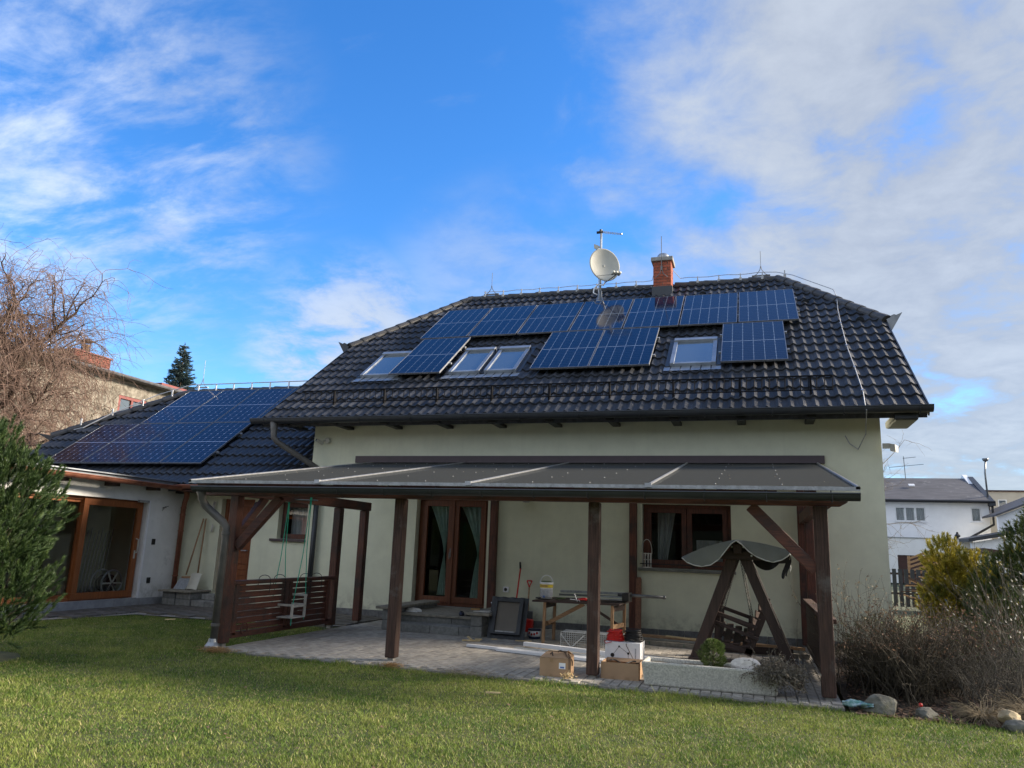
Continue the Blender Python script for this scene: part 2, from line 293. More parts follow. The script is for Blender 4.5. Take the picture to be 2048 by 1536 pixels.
# ---------------------------------------------------------------- builders
def wl(p):
    v = Vector((0, 0, 0))
    while p is not None: v = v + p.location; p = p.parent
    return v
def tag(o, label=None, cat=None, group=None, kind=None):
    for k, v in (('label', label), ('category', cat), ('group', group), ('kind', kind)):
        if v: o[k] = v
    return o
def thing(name, label, cat, loc=(0, 0, 0), group=None):
    o = bpy.data.objects.new(name, None); COL.objects.link(o); o.location = loc; o.empty_display_size = .1
    return tag(o, label, cat, group)
def link(name, me, m, parent=None):
    o = bpy.data.objects.new(name, me); COL.objects.link(o)
    if m is not None and not me.materials: me.materials.append(MT[m] if isinstance(m, str) else m)
    if parent is not None: o.parent = parent
    return o
class MB:
    def __init__(s): s.v = []; s.f = []
    def add(s, vs, fs):
        k = len(s.v); s.v += [tuple(x) for x in vs]; s.f += [tuple(i+k for i in f) for f in fs]; return s
    def box(s, x0, x1, y0, y1, z0, z1):
        return s.add([(x0,y0,z0),(x1,y0,z0),(x1,y1,z0),(x0,y1,z0),(x0,y0,z1),(x1,y0,z1),(x1,y1,z1),(x0,y1,z1)],
                     [(3,2,1,0),(4,5,6,7),(0,1,5,4),(1,2,6,5),(2,3,7,6),(3,0,4,7)])
    def beam(s, p, q, w, h, up=(0, 0, 1)):
        p, q = Vector(p), Vector(q); d = (q-p).normalized(); u = Vector(up)
        if abs(d.dot(u)) > .98: u = Vector((0, 1, 0))
        a = d.cross(u).normalized(); b = a.cross(d).normalized(); a = a*w/2; b = b*h/2
        return s.add([p-a-b, p+a-b, p+a+b, p-a+b, q-a-b, q+a-b, q+a+b, q-a+b],
                     [(3,2,1,0),(4,5,6,7),(0,1,5,4),(1,2,6,5),(2,3,7,6),(3,0,4,7)])
    def tube(s, pts, r, n=8, cap=True):
        pts = [Vector(p) for p in pts]; rs = r if isinstance(r, (list, tuple)) else [r]*len(pts)
        vs = []; fs = []; u = None
        for i, p in enumerate(pts):
            d = (pts[min(i+1, len(pts)-1)]-pts[max(i-1, 0)]).normalized()
            if u is None: u = Vector((0, 0, 1)) if abs(d.z) < .9 else Vector((1, 0, 0))
            a = d.cross(u)
            if a.length < 1e-5: a = d.orthogonal()
            a.normalize(); b = a.cross(d).normalized(); u = b
            for k in range(n):
                an = 2*math.pi*k/n; vs.append(p+a*math.cos(an)*rs[i]+b*math.sin(an)*rs[i])
        for i in range(len(pts)-1):
            for k in range(n):
                k2 = (k+1) % n; fs.append((i*n+k, i*n+k2, (i+1)*n+k2, (i+1)*n+k))
        if cap: fs.append(tuple(range(n-1, -1, -1))); fs.append(tuple((len(pts)-1)*n+k for k in range(n)))
        return s.add(vs, fs)
    def lathe(s, prof, c=(0, 0, 0), n=20, cap=True):
        vs = []; fs = []
        for r, z in prof:
            for k in range(n): an = 2*math.pi*k/n; vs.append((c[0]+r*math.cos(an), c[1]+r*math.sin(an), c[2]+z))
        m = len(prof)
        for i in range(m-1):
            for k in range(n): k2 = (k+1) % n; fs.append((i*n+k, i*n+k2, (i+1)*n+k2, (i+1)*n+k))
        if cap: fs.append(tuple(range(n-1, -1, -1))); fs.append(tuple((m-1)*n+k for k in range(n)))
        return s.add(vs, fs)
    def prism(s, poly, vec):
        n = len(poly); v = Vector(vec); a = [Vector(p) for p in poly]
        return s.add(a+[p+v for p in a], [tuple(range(n-1, -1, -1)), tuple(range(n, 2*n))]+[(i, (i+1) % n, n+(i+1) % n, n+i) for i in range(n)])
    def grid(s, fn, nu, nv, thick=None):
        vs = [fn(i/nu, j/nv) for j in range(nv+1) for i in range(nu+1)]
        fs = [(j*(nu+1)+i, j*(nu+1)+i+1, (j+1)*(nu+1)+i+1, (j+1)*(nu+1)+i) for j in range(nv) for i in range(nu)]
        return s.add(vs, fs)
    def mesh(s, name, off=(0, 0, 0), smooth=False):
        me = bpy.data.meshes.new(name)
        me.from_pydata([(a-off[0], b-off[1], c-off[2]) for a, b, c in s.v], [], s.f)
        if smooth: me.polygons.foreach_set('use_smooth', [True]*len(me.polygons))
        me.update(); return me
    def build(s, name, m, parent=None, smooth=False, bevel=0, kind=None):
        o = link(name, s.mesh(name, wl(parent), smooth), m, parent)
        if bevel:
            b = o.modifiers.new('bevel', 'BEVEL'); b.width = bevel; b.segments = 2; b.limit_method = 'ANGLE'; b.angle_limit = R(40)
        if smooth == 'auto':
            pass
        if kind: o['kind'] = kind
        return o
def npmesh(name, V, n, m, parent=None, kind=None, off=None):
    """V: (k*n,3) verts forming k polygons of n verts each (unshared)"""
    V = np.asarray(V, dtype=np.float32).reshape(-1, 3)
    o_ = np.array(wl(parent)) if parent is not None else np.zeros(3)
    V = V - o_.astype(np.float32)
    me = bpy.data.meshes.new(name); k = len(V)//n
    me.vertices.add(len(V)); me.vertices.foreach_set('co', V.ravel())
    me.loops.add(len(V)); me.loops.foreach_set('vertex_index', np.arange(len(V), dtype=np.int32))
    me.polygons.add(k); me.polygons.foreach_set('loop_start', np.arange(0, len(V), n, dtype=np.int32))
    me.update(calc_edges=True)
    o = link(name, me, m, parent)
    if kind: o['kind'] = kind
    return o
def segmesh(name, A, B, ra, rb, m, parent=None, kind=None):
    """triangular prisms along segments A->B, welded per segment so islands read as twigs"""
    A = np.asarray(A, float); B = np.asarray(B, float); k = len(A)
    ra = np.broadcast_to(ra, (k,)); rb = np.broadcast_to(rb, (k,))
    d = B-A; ln = np.linalg.norm(d, axis=1, keepdims=True)+1e-9; d = d/ln
    u = np.where(np.abs(d[:, 2:3]) > .9, np.array([[1., 0, 0]]), np.array([[0, 0, 1.]]))
    a = np.cross(d, u); a /= np.linalg.norm(a, axis=1, keepdims=True)+1e-9; b = np.cross(a, d)
    V = np.zeros((k, 6, 3))
    for j in range(3):
        an = 2*math.pi*j/3; r = a*math.cos(an)+b*math.sin(an)
        V[:, j] = A+r*ra[:, None]; V[:, 3+j] = B+r*rb[:, None]
    V = V.reshape(-1, 3) - (np.array(wl(parent)) if parent is not None else 0)
    base = (np.arange(k)*6)[:, None]
    F = np.stack([base+np.array([[j, (j+1) % 3, 3+(j+1) % 3, 3+j]]) for j in range(3)], 1).reshape(-1)
    me = bpy.data.meshes.new(name); me.vertices.add(len(V)); me.vertices.foreach_set('co', V.astype(np.float32).ravel())
    me.loops.add(len(F)); me.loops.foreach_set('vertex_index', F.astype(np.int32))
    me.polygons.add(k*3); me.polygons.foreach_set('loop_start', np.arange(0, k*12, 4, dtype=np.int32))
    me.polygons.foreach_set('use_smooth', np.ones(k*3, dtype=bool)); me.update(calc_edges=True)
    o = link(name, me, m, parent)
    if kind: o['kind'] = kind
    return o
def wallgrid(x0, x1, z0, z1, y0, y1, holes, axis='y'):
    """wall slab between y0 and y1 with rectangular openings (xa,xb,za,zb); axis 'x' swaps x and y"""
    xs = sorted({x0, x1, *[h[i] for h in holes for i in (0, 1) if x0 < h[i] < x1]}); zs = sorted({z0, z1, *[h[i] for h in holes for i in (2, 3) if z0 < h[i] < z1]})
    def solid(i, j):
        if i < 0 or j < 0 or i >= len(xs)-1 or j >= len(zs)-1: return False
        cx, cz = (xs[i]+xs[i+1])/2, (zs[j]+zs[j+1])/2
        return not any(h[0] < cx < h[1] and h[2] < cz < h[3] for h in holes)
    mb = MB()
    P = (lambda x, y, z: (x, y, z)) if axis == 'y' else (lambda x, y, z: (y, x, z))
    for i in range(len(xs)-1):
        for j in range(len(zs)-1):
            if not solid(i, j): continue
            a, b, c, d = xs[i], xs[i+1], zs[j], zs[j+1]
            mb.add([P(a,y0,c),P(b,y0,c),P(b,y0,d),P(a,y0,d)], [(0,1,2,3)]); mb.add([P(a,y1,c),P(b,y1,c),P(b,y1,d),P(a,y1,d)], [(3,2,1,0)])
            if not solid(i-1, j): mb.add([P(a,y0,c),P(a,y0,d),P(a,y1,d),P(a,y1,c)], [(0,1,2,3)])
            if not solid(i+1, j): mb.add([P(b,y0,c),P(b,y1,c),P(b,y1,d),P(b,y0,d)], [(0,1,2,3)])
            if not solid(i, j-1): mb.add([P(a,y0,c),P(a,y1,c),P(b,y1,c),P(b,y0,c)], [(0,1,2,3)])
            if not solid(i, j+1): mb.add([P(a,y0,d),P(b,y0,d),P(b,y1,d),P(a,y1,d)], [(0,1,2,3)])
    return mb
def frame_rect(x0, x1, z0, z1, y0, y1, t):
    return MB().box(x0, x1, y0, y1, z0, z0+t).box(x0, x1, y0, y1, z1-t, z1).box(x0, x0+t, y0, y1, z0+t, z1-t).box(x1-t, x1, y0, y1, z0+t, z1-t)
def copy_tree(o, parent=None):
    c = o.copy(); COL.objects.link(c); c.parent = parent
    for ch in list(o.children): copy_tree(ch, c)
    return c
# ================================================================ SETTING
TH = R(36); CT, ST_ = math.cos(TH), math.sin(TH)
g = MB().add([(-250, -60, -.10), (250, -60, -.10), (250, 500, -.10), (-250, 500, -.10)], [(0, 1, 2, 3)]).build('ground', 'far_ground'); g['kind'] = 'structure'
lawn = MB().add([(-16, -6, -.035), (6, -6, -.035), (6, 7.97, -.035), (-6.3, 8.03, -.035), (-6.3, 11.5, -.035), (-8.4, 10.85, -.035), (-10.1, 10.75, -.035), (-10.45, 9.3, -.035), (-11, 7, -.035), (-16, 6, -.035)], [tuple(range(10))]).build('lawn', 'turf'); lawn['kind'] = 'structure'

def grass_region(x, y):
    a = (y < 8.035+.02*np.sin(x*3.1)+.02*np.sin(x*11)+.03*(np.sin(x*1.3)>.6)) & (x < .62+.1)
    b = (x >= .70) & (y < 7.93 - .05*(x-.7)+.03*np.sin(x*9))
    c = (x < -6.25) & (y >= 7.9) & (y < 10.78+.04*np.sin(x*5)) & (x > -10.5+(y-9.4)*.28)
    d = (x < -6.55) & (y > 7.9) & (y < 11.0) & (x > -8.5)
    e = (x < -10) & (y < 7.9)
    pine = ((x+8.1)**2+(y-6.2)**2) < .4
    return (a | b | c | d | e) & ~pine
def make_grass():
    n = 900000
    # denser towards where people stand; blades thin out with distance
    y = 2.6+8.6*rng.random(n)**1.25; x = -11.5+15.5*rng.random(n)
    keep = grass_region(x, y) & (x > -1.15*y-2.0) & (x < .36*y+.9); x, y = x[keep], y[keep]; n = len(x)
    # tufts
    h = .011+.012*rng.random(n)*(1+.5*np.sin(x*2.3+np.sin(y*1.7)*2)*np.sin(y*2.9)); h *= 1+.9*(rng.random(n) > .93); h *= 1+1.1*np.exp(-((y-7.97)/.09)**2)*(np.sin(x*6)+np.sin(x*13.7)+.6 > 0); h *= 1+.35*np.sin(x*4.1+1.3*np.sin(y*5))*np.sin(y*6.3+x)
    hd = rng.random(n)*2*np.pi; wv = .0018+.0012*rng.random(n)+y*.00016
    ld = rng.random(n)*2*np.pi; ln = h*(.25+.9*rng.random(n))
    V = np.zeros((n, 3, 3))
    V[:, 0] = np.stack([x-np.cos(hd)*wv, y-np.sin(hd)*wv, np.full(n, -.035)], 1)
    V[:, 1] = np.stack([x+np.cos(hd)*wv, y+np.sin(hd)*wv, np.full(n, -.035)], 1)
    V[:, 2] = np.stack([x+np.cos(ld)*ln, y+np.sin(ld)*ln, -.035+h], 1)
    npmesh('grass', V, 3, 'grass', kind='stuff')
make_grass()
# fallen leaves scattered on the lawn
n = 170; x = -7+8.5*rng.random(n); y = 3.6+4.3*rng.random(n); an = rng.random(n)*6.28; s_ = .008+.010*rng.random(n); V = np.zeros((n, 4, 3))
for j, (a, b) in enumerate(((-1, -.5), (1, -.5), (1, .5), (-1, .5))):
    dx, dy = a*s_, b*s_; V[:, j, 0] = x+dx*np.cos(an)-dy*np.sin(an); V[:, j, 1] = y+dx*np.sin(an)+dy*np.cos(an); V[:, j, 2] = -.010+a*.003*np.sin(an*3)
npmesh('fallen_leaves', V, 4, 'dead', kind='stuff')

# patio paved with small blocks
patio = MB().box(-6.28, .72, 8.0, 12.98, -.12, -.012).build('patio', 'sand'); patio['kind'] = 'structure'
def pave(parent, x0, x1, y0, y1, bx, by, z, m, mj, near, limit, test=lambda x, y: True, gap=.0035, diag=False):
    me = MB().box(-bx/2+gap, bx/2-gap, -by/2+gap, by/2-gap, -.05, 0)
    me.v = [(a*(1-.05*(c > -.01)), b*(1-.03*(c > -.01)), c) for a, b, c in me.v]; me = me.mesh('paver'); me.materials.append(MT[m])
    cells = []
    i = 0; x = x0+bx/2
    while x < x1:
        y = y0+by/2-(by/2 if i % 2 else 0)
        while y < y1:
            if y-by/2 >= y0-.005 and test(x, y): cells.append((near(x, y), x, y))
            y += by
        x += bx; i += 1
    cells.sort(); base = wl(parent)
    for _, x, y in cells[:limit]:
        o = link('paver', me, None, parent); o.location = (x-base.x, y-base.y, z+random.uniform(-.002, .002)-base.z)
        o.rotation_euler = (random.uniform(-.006, .006), random.uniform(-.006, .006), 0)
    rest = MB()
    for _, x, y in cells[limit:]:
        dz = z+random.uniform(-.002, .002)
        rest.add([(x+sx*(bx/2-gap), y+sy*(by/2-gap), dz) for sx, sy in ((-1, -1), (1, -1), (1, 1), (-1, 1))]+[(x+sx*(bx/2-gap*.4), y+sy*(by/2-gap*.4), dz-.03) for sx, sy in ((-1, -1), (1, -1), (1, 1), (-1, 1))],
                 [(0, 1, 2, 3), (4, 5, 1, 0), (5, 6, 2, 1), (6, 7, 3, 2), (7, 4, 0, 3)])
    if rest.v: rest.build('paver', mj, parent, kind='stuff')
pave(patio, -6.28, .72, 8.02, 12.9, .10, .20, 0, 'paver', 'paver2', lambda x, y: y-(x > -1.2)*.6-(x > 0)*3, 300)
path = MB().add([(-11.2, 6, -.02), (-10.9, 6, -.02), (-10.4, 9.3, -.02), (-10.05, 10.8, -.02), (-8.4, 10.9, -.02), (-6.3, 11.3, -.02), (-6.3, 12.98, -.02), (-11.2, 12.98, -.02)], [tuple(range(8))]).build('paved_path', 'sand'); path['kind'] = 'structure'
def in_path(x, y): return x > -11.15 and x < -6.35 and (y > 10.95 + (x > -8.4)*.12 + max(0, (x+8.4))*.17 or x < -10.42+(y-9.3)*.25-.1)
pave(path, -11.15, -6.35, 7.0, 12.9, .30, .30, .004, 'paver_d', 'paver_d', lambda x, y: y, 300, in_path, gap=.008)
bed = MB()
def bedz(x, y): return -.02+.10*math.sin(min(1, max(0, (y-8)/2.5))*1.57)+.02*math.sin(x*7)*math.sin(y*6)
bed.grid(lambda u, v: (.76+u*7, 7.86+v*8-.05*u*7*(1-v), bedz(.76+u*7, 7.9+v*8)-.02), 50, 50)
bed = bed.build('flower_bed', 'soil', smooth=True); bed['kind'] = 'structure'
# mulch, dead leaves and litter in the bed
n = 5200; x = .8+4.5*rng.random(n); y = 7.86+3.2*rng.random(n)**1.5; z = np.array([bedz(a, b) for a, b in zip(x, y)])-.012
an = rng.random(n)*6.28; s_ = .010+.018*rng.random(n); V = np.zeros((n, 4, 3)); tl = rng.normal(0, .5, (n, 2))
for j, (a, b) in enumerate(((-1, -.5), (1, -.5), (1, .5), (-1, .5))):
    dx, dy = a*s_, b*s_; V[:, j, 0] = x+dx*np.cos(an)-dy*np.sin(an); V[:, j, 1] = y+dx*np.sin(an)+dy*np.cos(an); V[:, j, 2] = z+.012+a*s_*tl[:, 0]*.5+b*s_*tl[:, 1]*.5
npmesh('leaf_litter', V, 4, 'dead', kind='stuff')

# ================================================================ ROOF TILES
TG = .386
def tile_arrays(w=.36, n=12, g=TG):
    us = [i/n*w for i in range(n+1)]
    hh = [.040*max(0, math.cos(2*math.pi*(u/.18-.5)))**.8 for u in us]
    fr = [(u, -.025, h+.038-.034) for u, h in zip(us, hh)]
    md = [(u, g*.06, h+.036-.030) for u, h in zip(us, hh)]
    bk = [(u, g+.01, h-.034) for u, h in zip(us, hh)]
    bt = [(u, -.025, h*.6-.034) for u, h in zip(us, hh)]
    V = fr+md+bk+bt; N = n+1; F = []
    for i in range(n):
        F += [(i, i+1, N+i+1, N+i), (N+i, N+i+1, 2*N+i+1, 2*N+i), (3*N+i, 3*N+i+1, i+1, i)]
    return V, F
def clip_mesh(o, planes):
    import bmesh
    bm = bmesh.new(); bm.from_mesh(o.data)
    for co, no in planes:
        bmesh.ops.bisect_plane(bm, geom=bm.verts[:]+bm.edges[:]+bm.faces[:], dist=1e-5, plane_co=co, plane_no=no, clear_outer=True)
    bm.to_mesh(o.data); bm.free()
def roof_tiles(parent, P0, Xl, Xr, poly_ok, nrow, m, mj, limit, hips, skip=lambda x, s: False):
    """P0: (y,z) of the tile edge at the eave; poly_ok(x0,x1,s0,s1) -> 2 inside, 1 crossing, 0 outside"""
    V, F = tile_arrays(); base = wl(parent)
    tmb = MB().add(V, F).mesh('roof_tile', smooth=False); tmb.materials.append(MT[m])
    k = 0; rest = MB(); nx = int(round((Xr-Xl)/.36)); cnt = 0
    for j in range(nrow):
        for i in range(nx):
            x = Xl+i*.36; s = j*TG
            q = poly_ok(x, x+.36, s, s+TG)
            if q == 0 or skip(x+.18, s+TG/2): continue
            dz = random.uniform(-.003, .003); rz = random.uniform(-.006, .006); rx = random.uniform(-.006, .006)
            Mx = Matrix.Translation((x, P0[0]+s*CT, P0[1]+s*ST_+dz)) @ Matrix.Rotation(TH+rx, 4, 'X') @ Matrix.Rotation(rz, 4, 'Z')
            if q == 2 and cnt < limit:
                o = link('roof_tile', tmb, None, parent); o.matrix_local = Matrix.Translation(-base) @ Mx; cnt += 1
            else: rest.add([Mx @ Vector(v) for v in V], F)
    if rest.v:
        o = rest.build('roof_tile', mj, parent, kind='stuff')
        clip_mesh(o, [(Vector(c)-base, Vector(nn)) for c, nn in hips])
def cap_tiles(parent, a, b, m, name='ridge_tile', r=.105, step=.36):
    """overlapping half-round caps from a to b, each tile a piece of its own"""
    a, b = Vector(a), Vector(b); d = b-a; n = max(1, round(d.length/step)); L = d.length/n
    V = []; F = []; K = 8
    for (y, rr) in ((-.03, r*1.10), (.02, r*1.12), (L*.5, r*1.02), (L+.02, r*.96)):
        for k in range(K+1):
            an = math.pi*(-.08+1.16*k/K); V.append((math.cos(an)*rr*1.15, y, math.sin(an)*rr*.95-.02))
    for i in range(3):
        for k in range(K): F.append((i*(K+1)+k, i*(K+1)+k+1, (i+1)*(K+1)+k+1, (i+1)*(K+1)+k)[::-1])
    F.append(tuple(range(K+1)))
    me = MB().add(V, F).mesh(name, smooth=False); me.materials.append(MT[m])
    dn = d.normalized(); xx = dn.cross(Vector((0, 0, 1))).normalized(); zz = xx.cross(dn)
    Rm = Matrix((xx, dn, zz)).transposed().to_4x4(); base = wl(parent)
    for i in range(n):
        o = link(name, me, None, parent); o.matrix_local = Matrix.Translation(a+dn*L*i-base+Vector((0, 0, random.uniform(-.004, .004)))) @ Rm @ Matrix.Rotation(random.uniform(-.02, .02), 4, 'Z')

# ================================================================ MAIN HOUSE
YE, ZE = 12.3, 3.60
def rp(X, s, l=0): return Vector((X, YE+s*CT-l*ST_, ZE+s*ST_+l*CT))
house = thing('house', 'pale green rendered house with dark tiled half-hipped roof behind the terrace canopy', 'house', (-3.2, 13, 0))
yb = 23.1; SR = 7.12; XL, XR = -9.07, 2.45; XH, SH = -9.07, 3.88
RL, RR_ = rp(-7.05, SR), rp(.62, SR)
wallgrid(-8.31, 1.9, .0, 4.02, 13, 13.32, [(-6.0, -4.60, .24, 2.18), (-1.84, -.40, 1.07, 2.12)]).build('wall', 'render', house)
def gable(x, inw):
    ps = [(x, 13.32, 0), (x, yb, 0), (x, yb, 4.0), (x, 20.4, 5.95), (x, 18.04+2.6, 5.88), (x, 18.04-2.6, 5.88), (x, 13.32, 4.2)]
    ps = [(x, 13.32, 0), (x, yb, 0), (x, yb, 4.05), (x, 20.68, 5.80), (x, 15.4, 5.80), (x, 13.32, 4.27)]
    return MB().prism(ps, (inw, 0, 0))
gable(1.9, -.3).build('wall', 'render', house); gable(-8.31, .3).build('wall', 'render', house)
MB().box(-8.01, 1.6, yb-.3, yb, 0, 4.0).build('wall', 'render', house)
MB().box(-8.0, 1.6, 13.33, yb-.3, -.05, .22).build('floor', 'floor', house)
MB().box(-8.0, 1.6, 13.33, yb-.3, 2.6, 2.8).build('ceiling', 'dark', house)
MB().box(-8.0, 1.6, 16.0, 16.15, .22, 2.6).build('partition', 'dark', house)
# plinth of blocks
xs = -8.3
while xs < 1.9:
    nx = min(xs+.42, 1.915)
    if not (-5.75 < (xs+nx)/2 < -4.0): MB().box(xs+.004, nx-.004, 12.975, 13.002, -.02, .105).build('plinth_block', 'plinth', house)
    xs = nx
MB().box(1.902, 1.925, 12.975, yb, -.02, .105).build('plinth_block', 'plinth', house)
roof = MB()
dk = .06
def P2(X, s): return rp(X, s, -dk)
fr = [P2(XL, -.02), P2(XR, -.02), P2(XR+.03, SH), P2(.62, SR), P2(-7.05, SR), P2(XL, SH)]
roof.prism(fr, (0, .05, -.12))
def mir(p): return Vector((p.x, 2*(YE+SR*CT)-p.y, p.z))
roof.add([mir(p) for p in fr][::-1], [tuple(range(6))])
roof.add([fr[2], mir(fr[2]), fr[3]], [(0, 1, 2)]); roof.add([fr[5], fr[4], mir(fr[5])], [(0, 1, 2)])
roof = roof.build('roof', 'tile', house)
def hx(s): return 0 if s < SH else (s-SH)/(SR-SH)
def ok_main(x0, x1, s0, s1):
    l0, l1 = XH+(2.02)*hx(s1), XH+2.02*hx(s0); r0, r1 = XR-(XR-.62)*hx(s1), XR-(XR-.62)*hx(s0)
    if s0 > SR-.05 or x1 < l1-.001 and x1 < XH+2.02*hx(s0) or x0 > r1+.02: return 0
    return 2 if (x0 >= XH+2.02*hx(s1)-.03 and x1 <= r0+.06 and s1 < SR) else 1
hn_l = (rp(-7.05, SR)-rp(XH, SH)).cross(Vector((0, -ST_, CT))); hn_l = hn_l if hn_l.x < 0 else -hn_l
hn_r = (rp(.62, SR)-rp(XR, SH)).cross(Vector((0, -ST_, CT))); hn_r = hn_r if hn_r.x > 0 else -hn_r
roof_tiles(roof, (YE, ZE), XL, XR, ok_main, 19, 'tile', 'tile2', 300,
           [(rp(XH, SH), hn_l), (rp(XR, SH), hn_r), (rp(0, SR), (0, CT, ST_))])
MT_cap = 'ridge'
cap_tiles(roof, rp(-7.15, SR, -.03)+Vector((0, 0, .0)), rp(-2.30, SR, -.03), MT_cap)
cap_tiles(roof, rp(-1.72, SR, -.03), rp(.70, SR, -.03), MT_cap)
cap_tiles(roof, rp(XH-.02, SH-.05, .0), rp(-7.1, SR, .0), MT_cap, 'hip_tile')
cap_tiles(roof, rp(XR+.04, SH-.05, .0), rp(.66, SR, .0), MT_cap, 'hip_tile')
# verge boards, half-hip gutters
for X, sg in ((XL-.012, -1), (XR+.015, 1)):
    MB().prism([rp(X, -.02, -.17), rp(X, SH, -.17), rp(X, SH, -.01), rp(X, -.02, -.01)], (sg*.02, 0, 0)).build('verge_board', 'anth', roof)
for X, sg in ((XL, -1), (XR, 1)):
    a = rp(X, SH, 0); m = MB()
    m.tube([a+Vector((sg*.16, -.10, -.02)), a+Vector((sg*.14, 4.5, -.10))], .07, 8)
    m.prism([a+Vector((sg*.02, -.12, -.05)), a+Vector((sg*.30, -.14, .07)), a+Vector((sg*.10, -.12, -.28))], (0, .22, 0))
    m.build('hip_gutter', 'anth' if sg < 0 else 'steel', roof)
# rafters and eave
for i in range(10):
    x = -8.62+i*1.045
    if x > 1.7: continue
    MB().box(x, x+.14, 12.30, 13.0, 3.44, 3.50).build('rafter_end', 'ink', house, bevel=.01)
MB().box(2.0, 2.33, 12.32, 13.2, 3.38, 3.50).build('rafter_end', 'anth', house, bevel=.03)
MB().prism([(XL+.02, 12.36, 3.50), (XL+.02, 13.0, 3.72), (XL+.02, 13.0, 3.76), (XL+.02, 12.36, 3.545)], (XR-XL-.04, 0, 0)).build('soffit', 'wood_brown_x', house)
MB().prism([(-8.31, 13.0, 3.7), (-8.31, yb, 3.7), (-8.31, yb, 3.74), (-8.31, 13.0, 3.74)], (-.74, 0, .0)).build('soffit', 'wood_brown_x', house)
def gutter(name, p, q, r, m, parent, drop=1.0, n=10):
    """open half-round trough from p to q (horizontal)"""
    p, q = Vector(p), Vector(q); d = (q-p).normalized(); a = d.cross(Vector((0, 0, 1))); V = []; F = []
    for e in (p, q):
        for rr in (r, r-.008):
            for k in range(n+1):
                an = math.pi*k/n; V.append(e+a*math.cos(an)*rr-Vector((0, 0, 1))*math.sin(an)*rr*drop)
    N = n+1
    for k in range(n):
        F += [(k, k+1, 2*N+k+1, 2*N+k), (N+k+1, N+k, 3*N+k, 3*N+k+1)]
    F += [(0, 2*N, 3*N, N), (n, N+n, 3*N+n, 2*N+n)]
    F += [tuple(range(n+1)), tuple(range(2*N, 2*N+n+1))[::-1]]
    mb = MB().add(V, F).tube([p+a*r, q+a*r], .011, 6)
    mb.tube([p-a*r, q-a*r], .011, 6)
    return mb.build(name, m, parent)
gut = gutter('gutter', (-9.2, 12.2, 3.545), (2.50, 12.2, 3.565), .095, 'anth', house)
for i in range(12):
    x = -8.9+i*1.02
    m = MB(); m.tube([(x, 12.2+.098*math.cos(a), 3.55-.100*math.sin(a)) for a in [math.pi*k/8 for k in range(9)]], .008, 5); m.build('gutter_bracket', 'anth', gut)
MB().tube([(-8.72, 12.2, 3.50), (-8.70, 12.2, 3.36), (-8.69, 12.2, 3.20), (-8.62, 12.22, 3.11), (-8.10, 12.86, 2.68), (-8.07, 12.9, 2.58), (-8.07, 12.9, 2.2)], [.075, .065, .055, .055, .055, .055, .055], 12).build('downpipe', 'grey_pipe', house, smooth=True)
MB().tube([(-8.07, 12.9, 2.2), (-8.07, 12.9, .02)], .05, 12).build('downpipe', 'anth', house, smooth=True)
# skylights
def skylight(x0, x1, s0=1.80, s1=3.02):
    o = thing('skylight', None, None, (0, 0, 0)); o.name = 'skylight'; o.parent = house
    o.location = rp(x0, s0, 0)-wl(house); o.rotation_euler = (TH, 0, 0)
    W, L = x1-x0, s1-s0
    def bb(nm, m, *bx, bev=.006):
        mb = MB()
        for b in bx: mb.box(*b)
        q = link(nm, mb.mesh(nm), m, o)
        if bev: bv = q.modifiers.new('bevel', 'BEVEL'); bv.width = bev; bv.segments = 2
        return q
    bb('frame', 'zinc', (0, .075, .0, L, -.06, .085), (W-.075, W, .0, L, -.06, .085), (.075, W-.075, 0, .07, -.06, .075), (.0, W, L-.10, L+.02, -.06, .11))
    bb('pane', 'skyglass', (.075, W-.075, .07, L-.10, .055, .062), bev=0)
    bb('blind', 'net_curtain', (.075, W-.075, .07, L-.10, -.02, -.01), bev=0)
    bb('side_flashing', 'anth', (-.09, 0, -.02, L+.1, -.05, .030), (W, W+.09, -.02, L+.1, -.05, .030), (-.09, W+.09, L+.02, L+.12, -.05, .035))
    nseg = max(4, int(W/.06)); mb = MB()
    mb.grid(lambda u, v: (-.1+u*(W+.2), -.24+v*.24+(0 if v > .5 else .012*math.cos((-.1+u*(W+.2)+x0-XL)/.18*2*math.pi)), .012+.018*(1-v)+.016*(1-v)*max(0, math.cos(2*math.pi*((x0-.1+u*(W+.2)-XL)/.18-.5)))), nseg*3, 4)
    link('apron', mb.mesh('apron', smooth=True), 'zinc', o)
    return o
for a, b in ((-7.82, -6.95), (-5.83, -5.17), (-5.07, -4.40), (-1.44, -.62)): skylight(a, b)
# snow guard
sg = MB(); z1_, zz = .045, .26
def sgp(X, h): return rp(X, .44, .05)+Vector((0, -.02, h))
def sbeam(m_, X0, X1, h, r): m_.tube([sgp(X0, h), sgp(X1, h)], r, 6)
sgo = thing('snow_guard', None, None); sgo.parent = house
mb = MB(); sbeam(mb, -8.42, 1.2, .26, .013); mb.build('rail', 'matte_black', sgo)
mb = MB(); sbeam(mb, -8.42, 1.2, .03, .010); mb.build('rail', 'matte_black', sgo)
mb = MB(); x = -8.36
while x < 1.2: mb.tube([sgp(x, .03), sgp(x+.012, .26)], .007, 4); x += .118
mb.build('lattice_bar', 'matte_black', sgo, kind='stuff')
for i in range(9):
    x = -7.72+i*1.075
    MB().prism([sgp(x-.015, -.09)+Vector((0, .01, 0)), sgp(x-.015, .27)+Vector((0, .0, 0)), sgp(x-.015, .27)+Vector((0, .03, 0)), sgp(x-.015, -.0)+Vector((0, .09, .02)), sgp(x-.015, -.06)+Vector((0, .07, 0))], (.03, 0, 0)).build('bracket', 'matte_black', sgo)
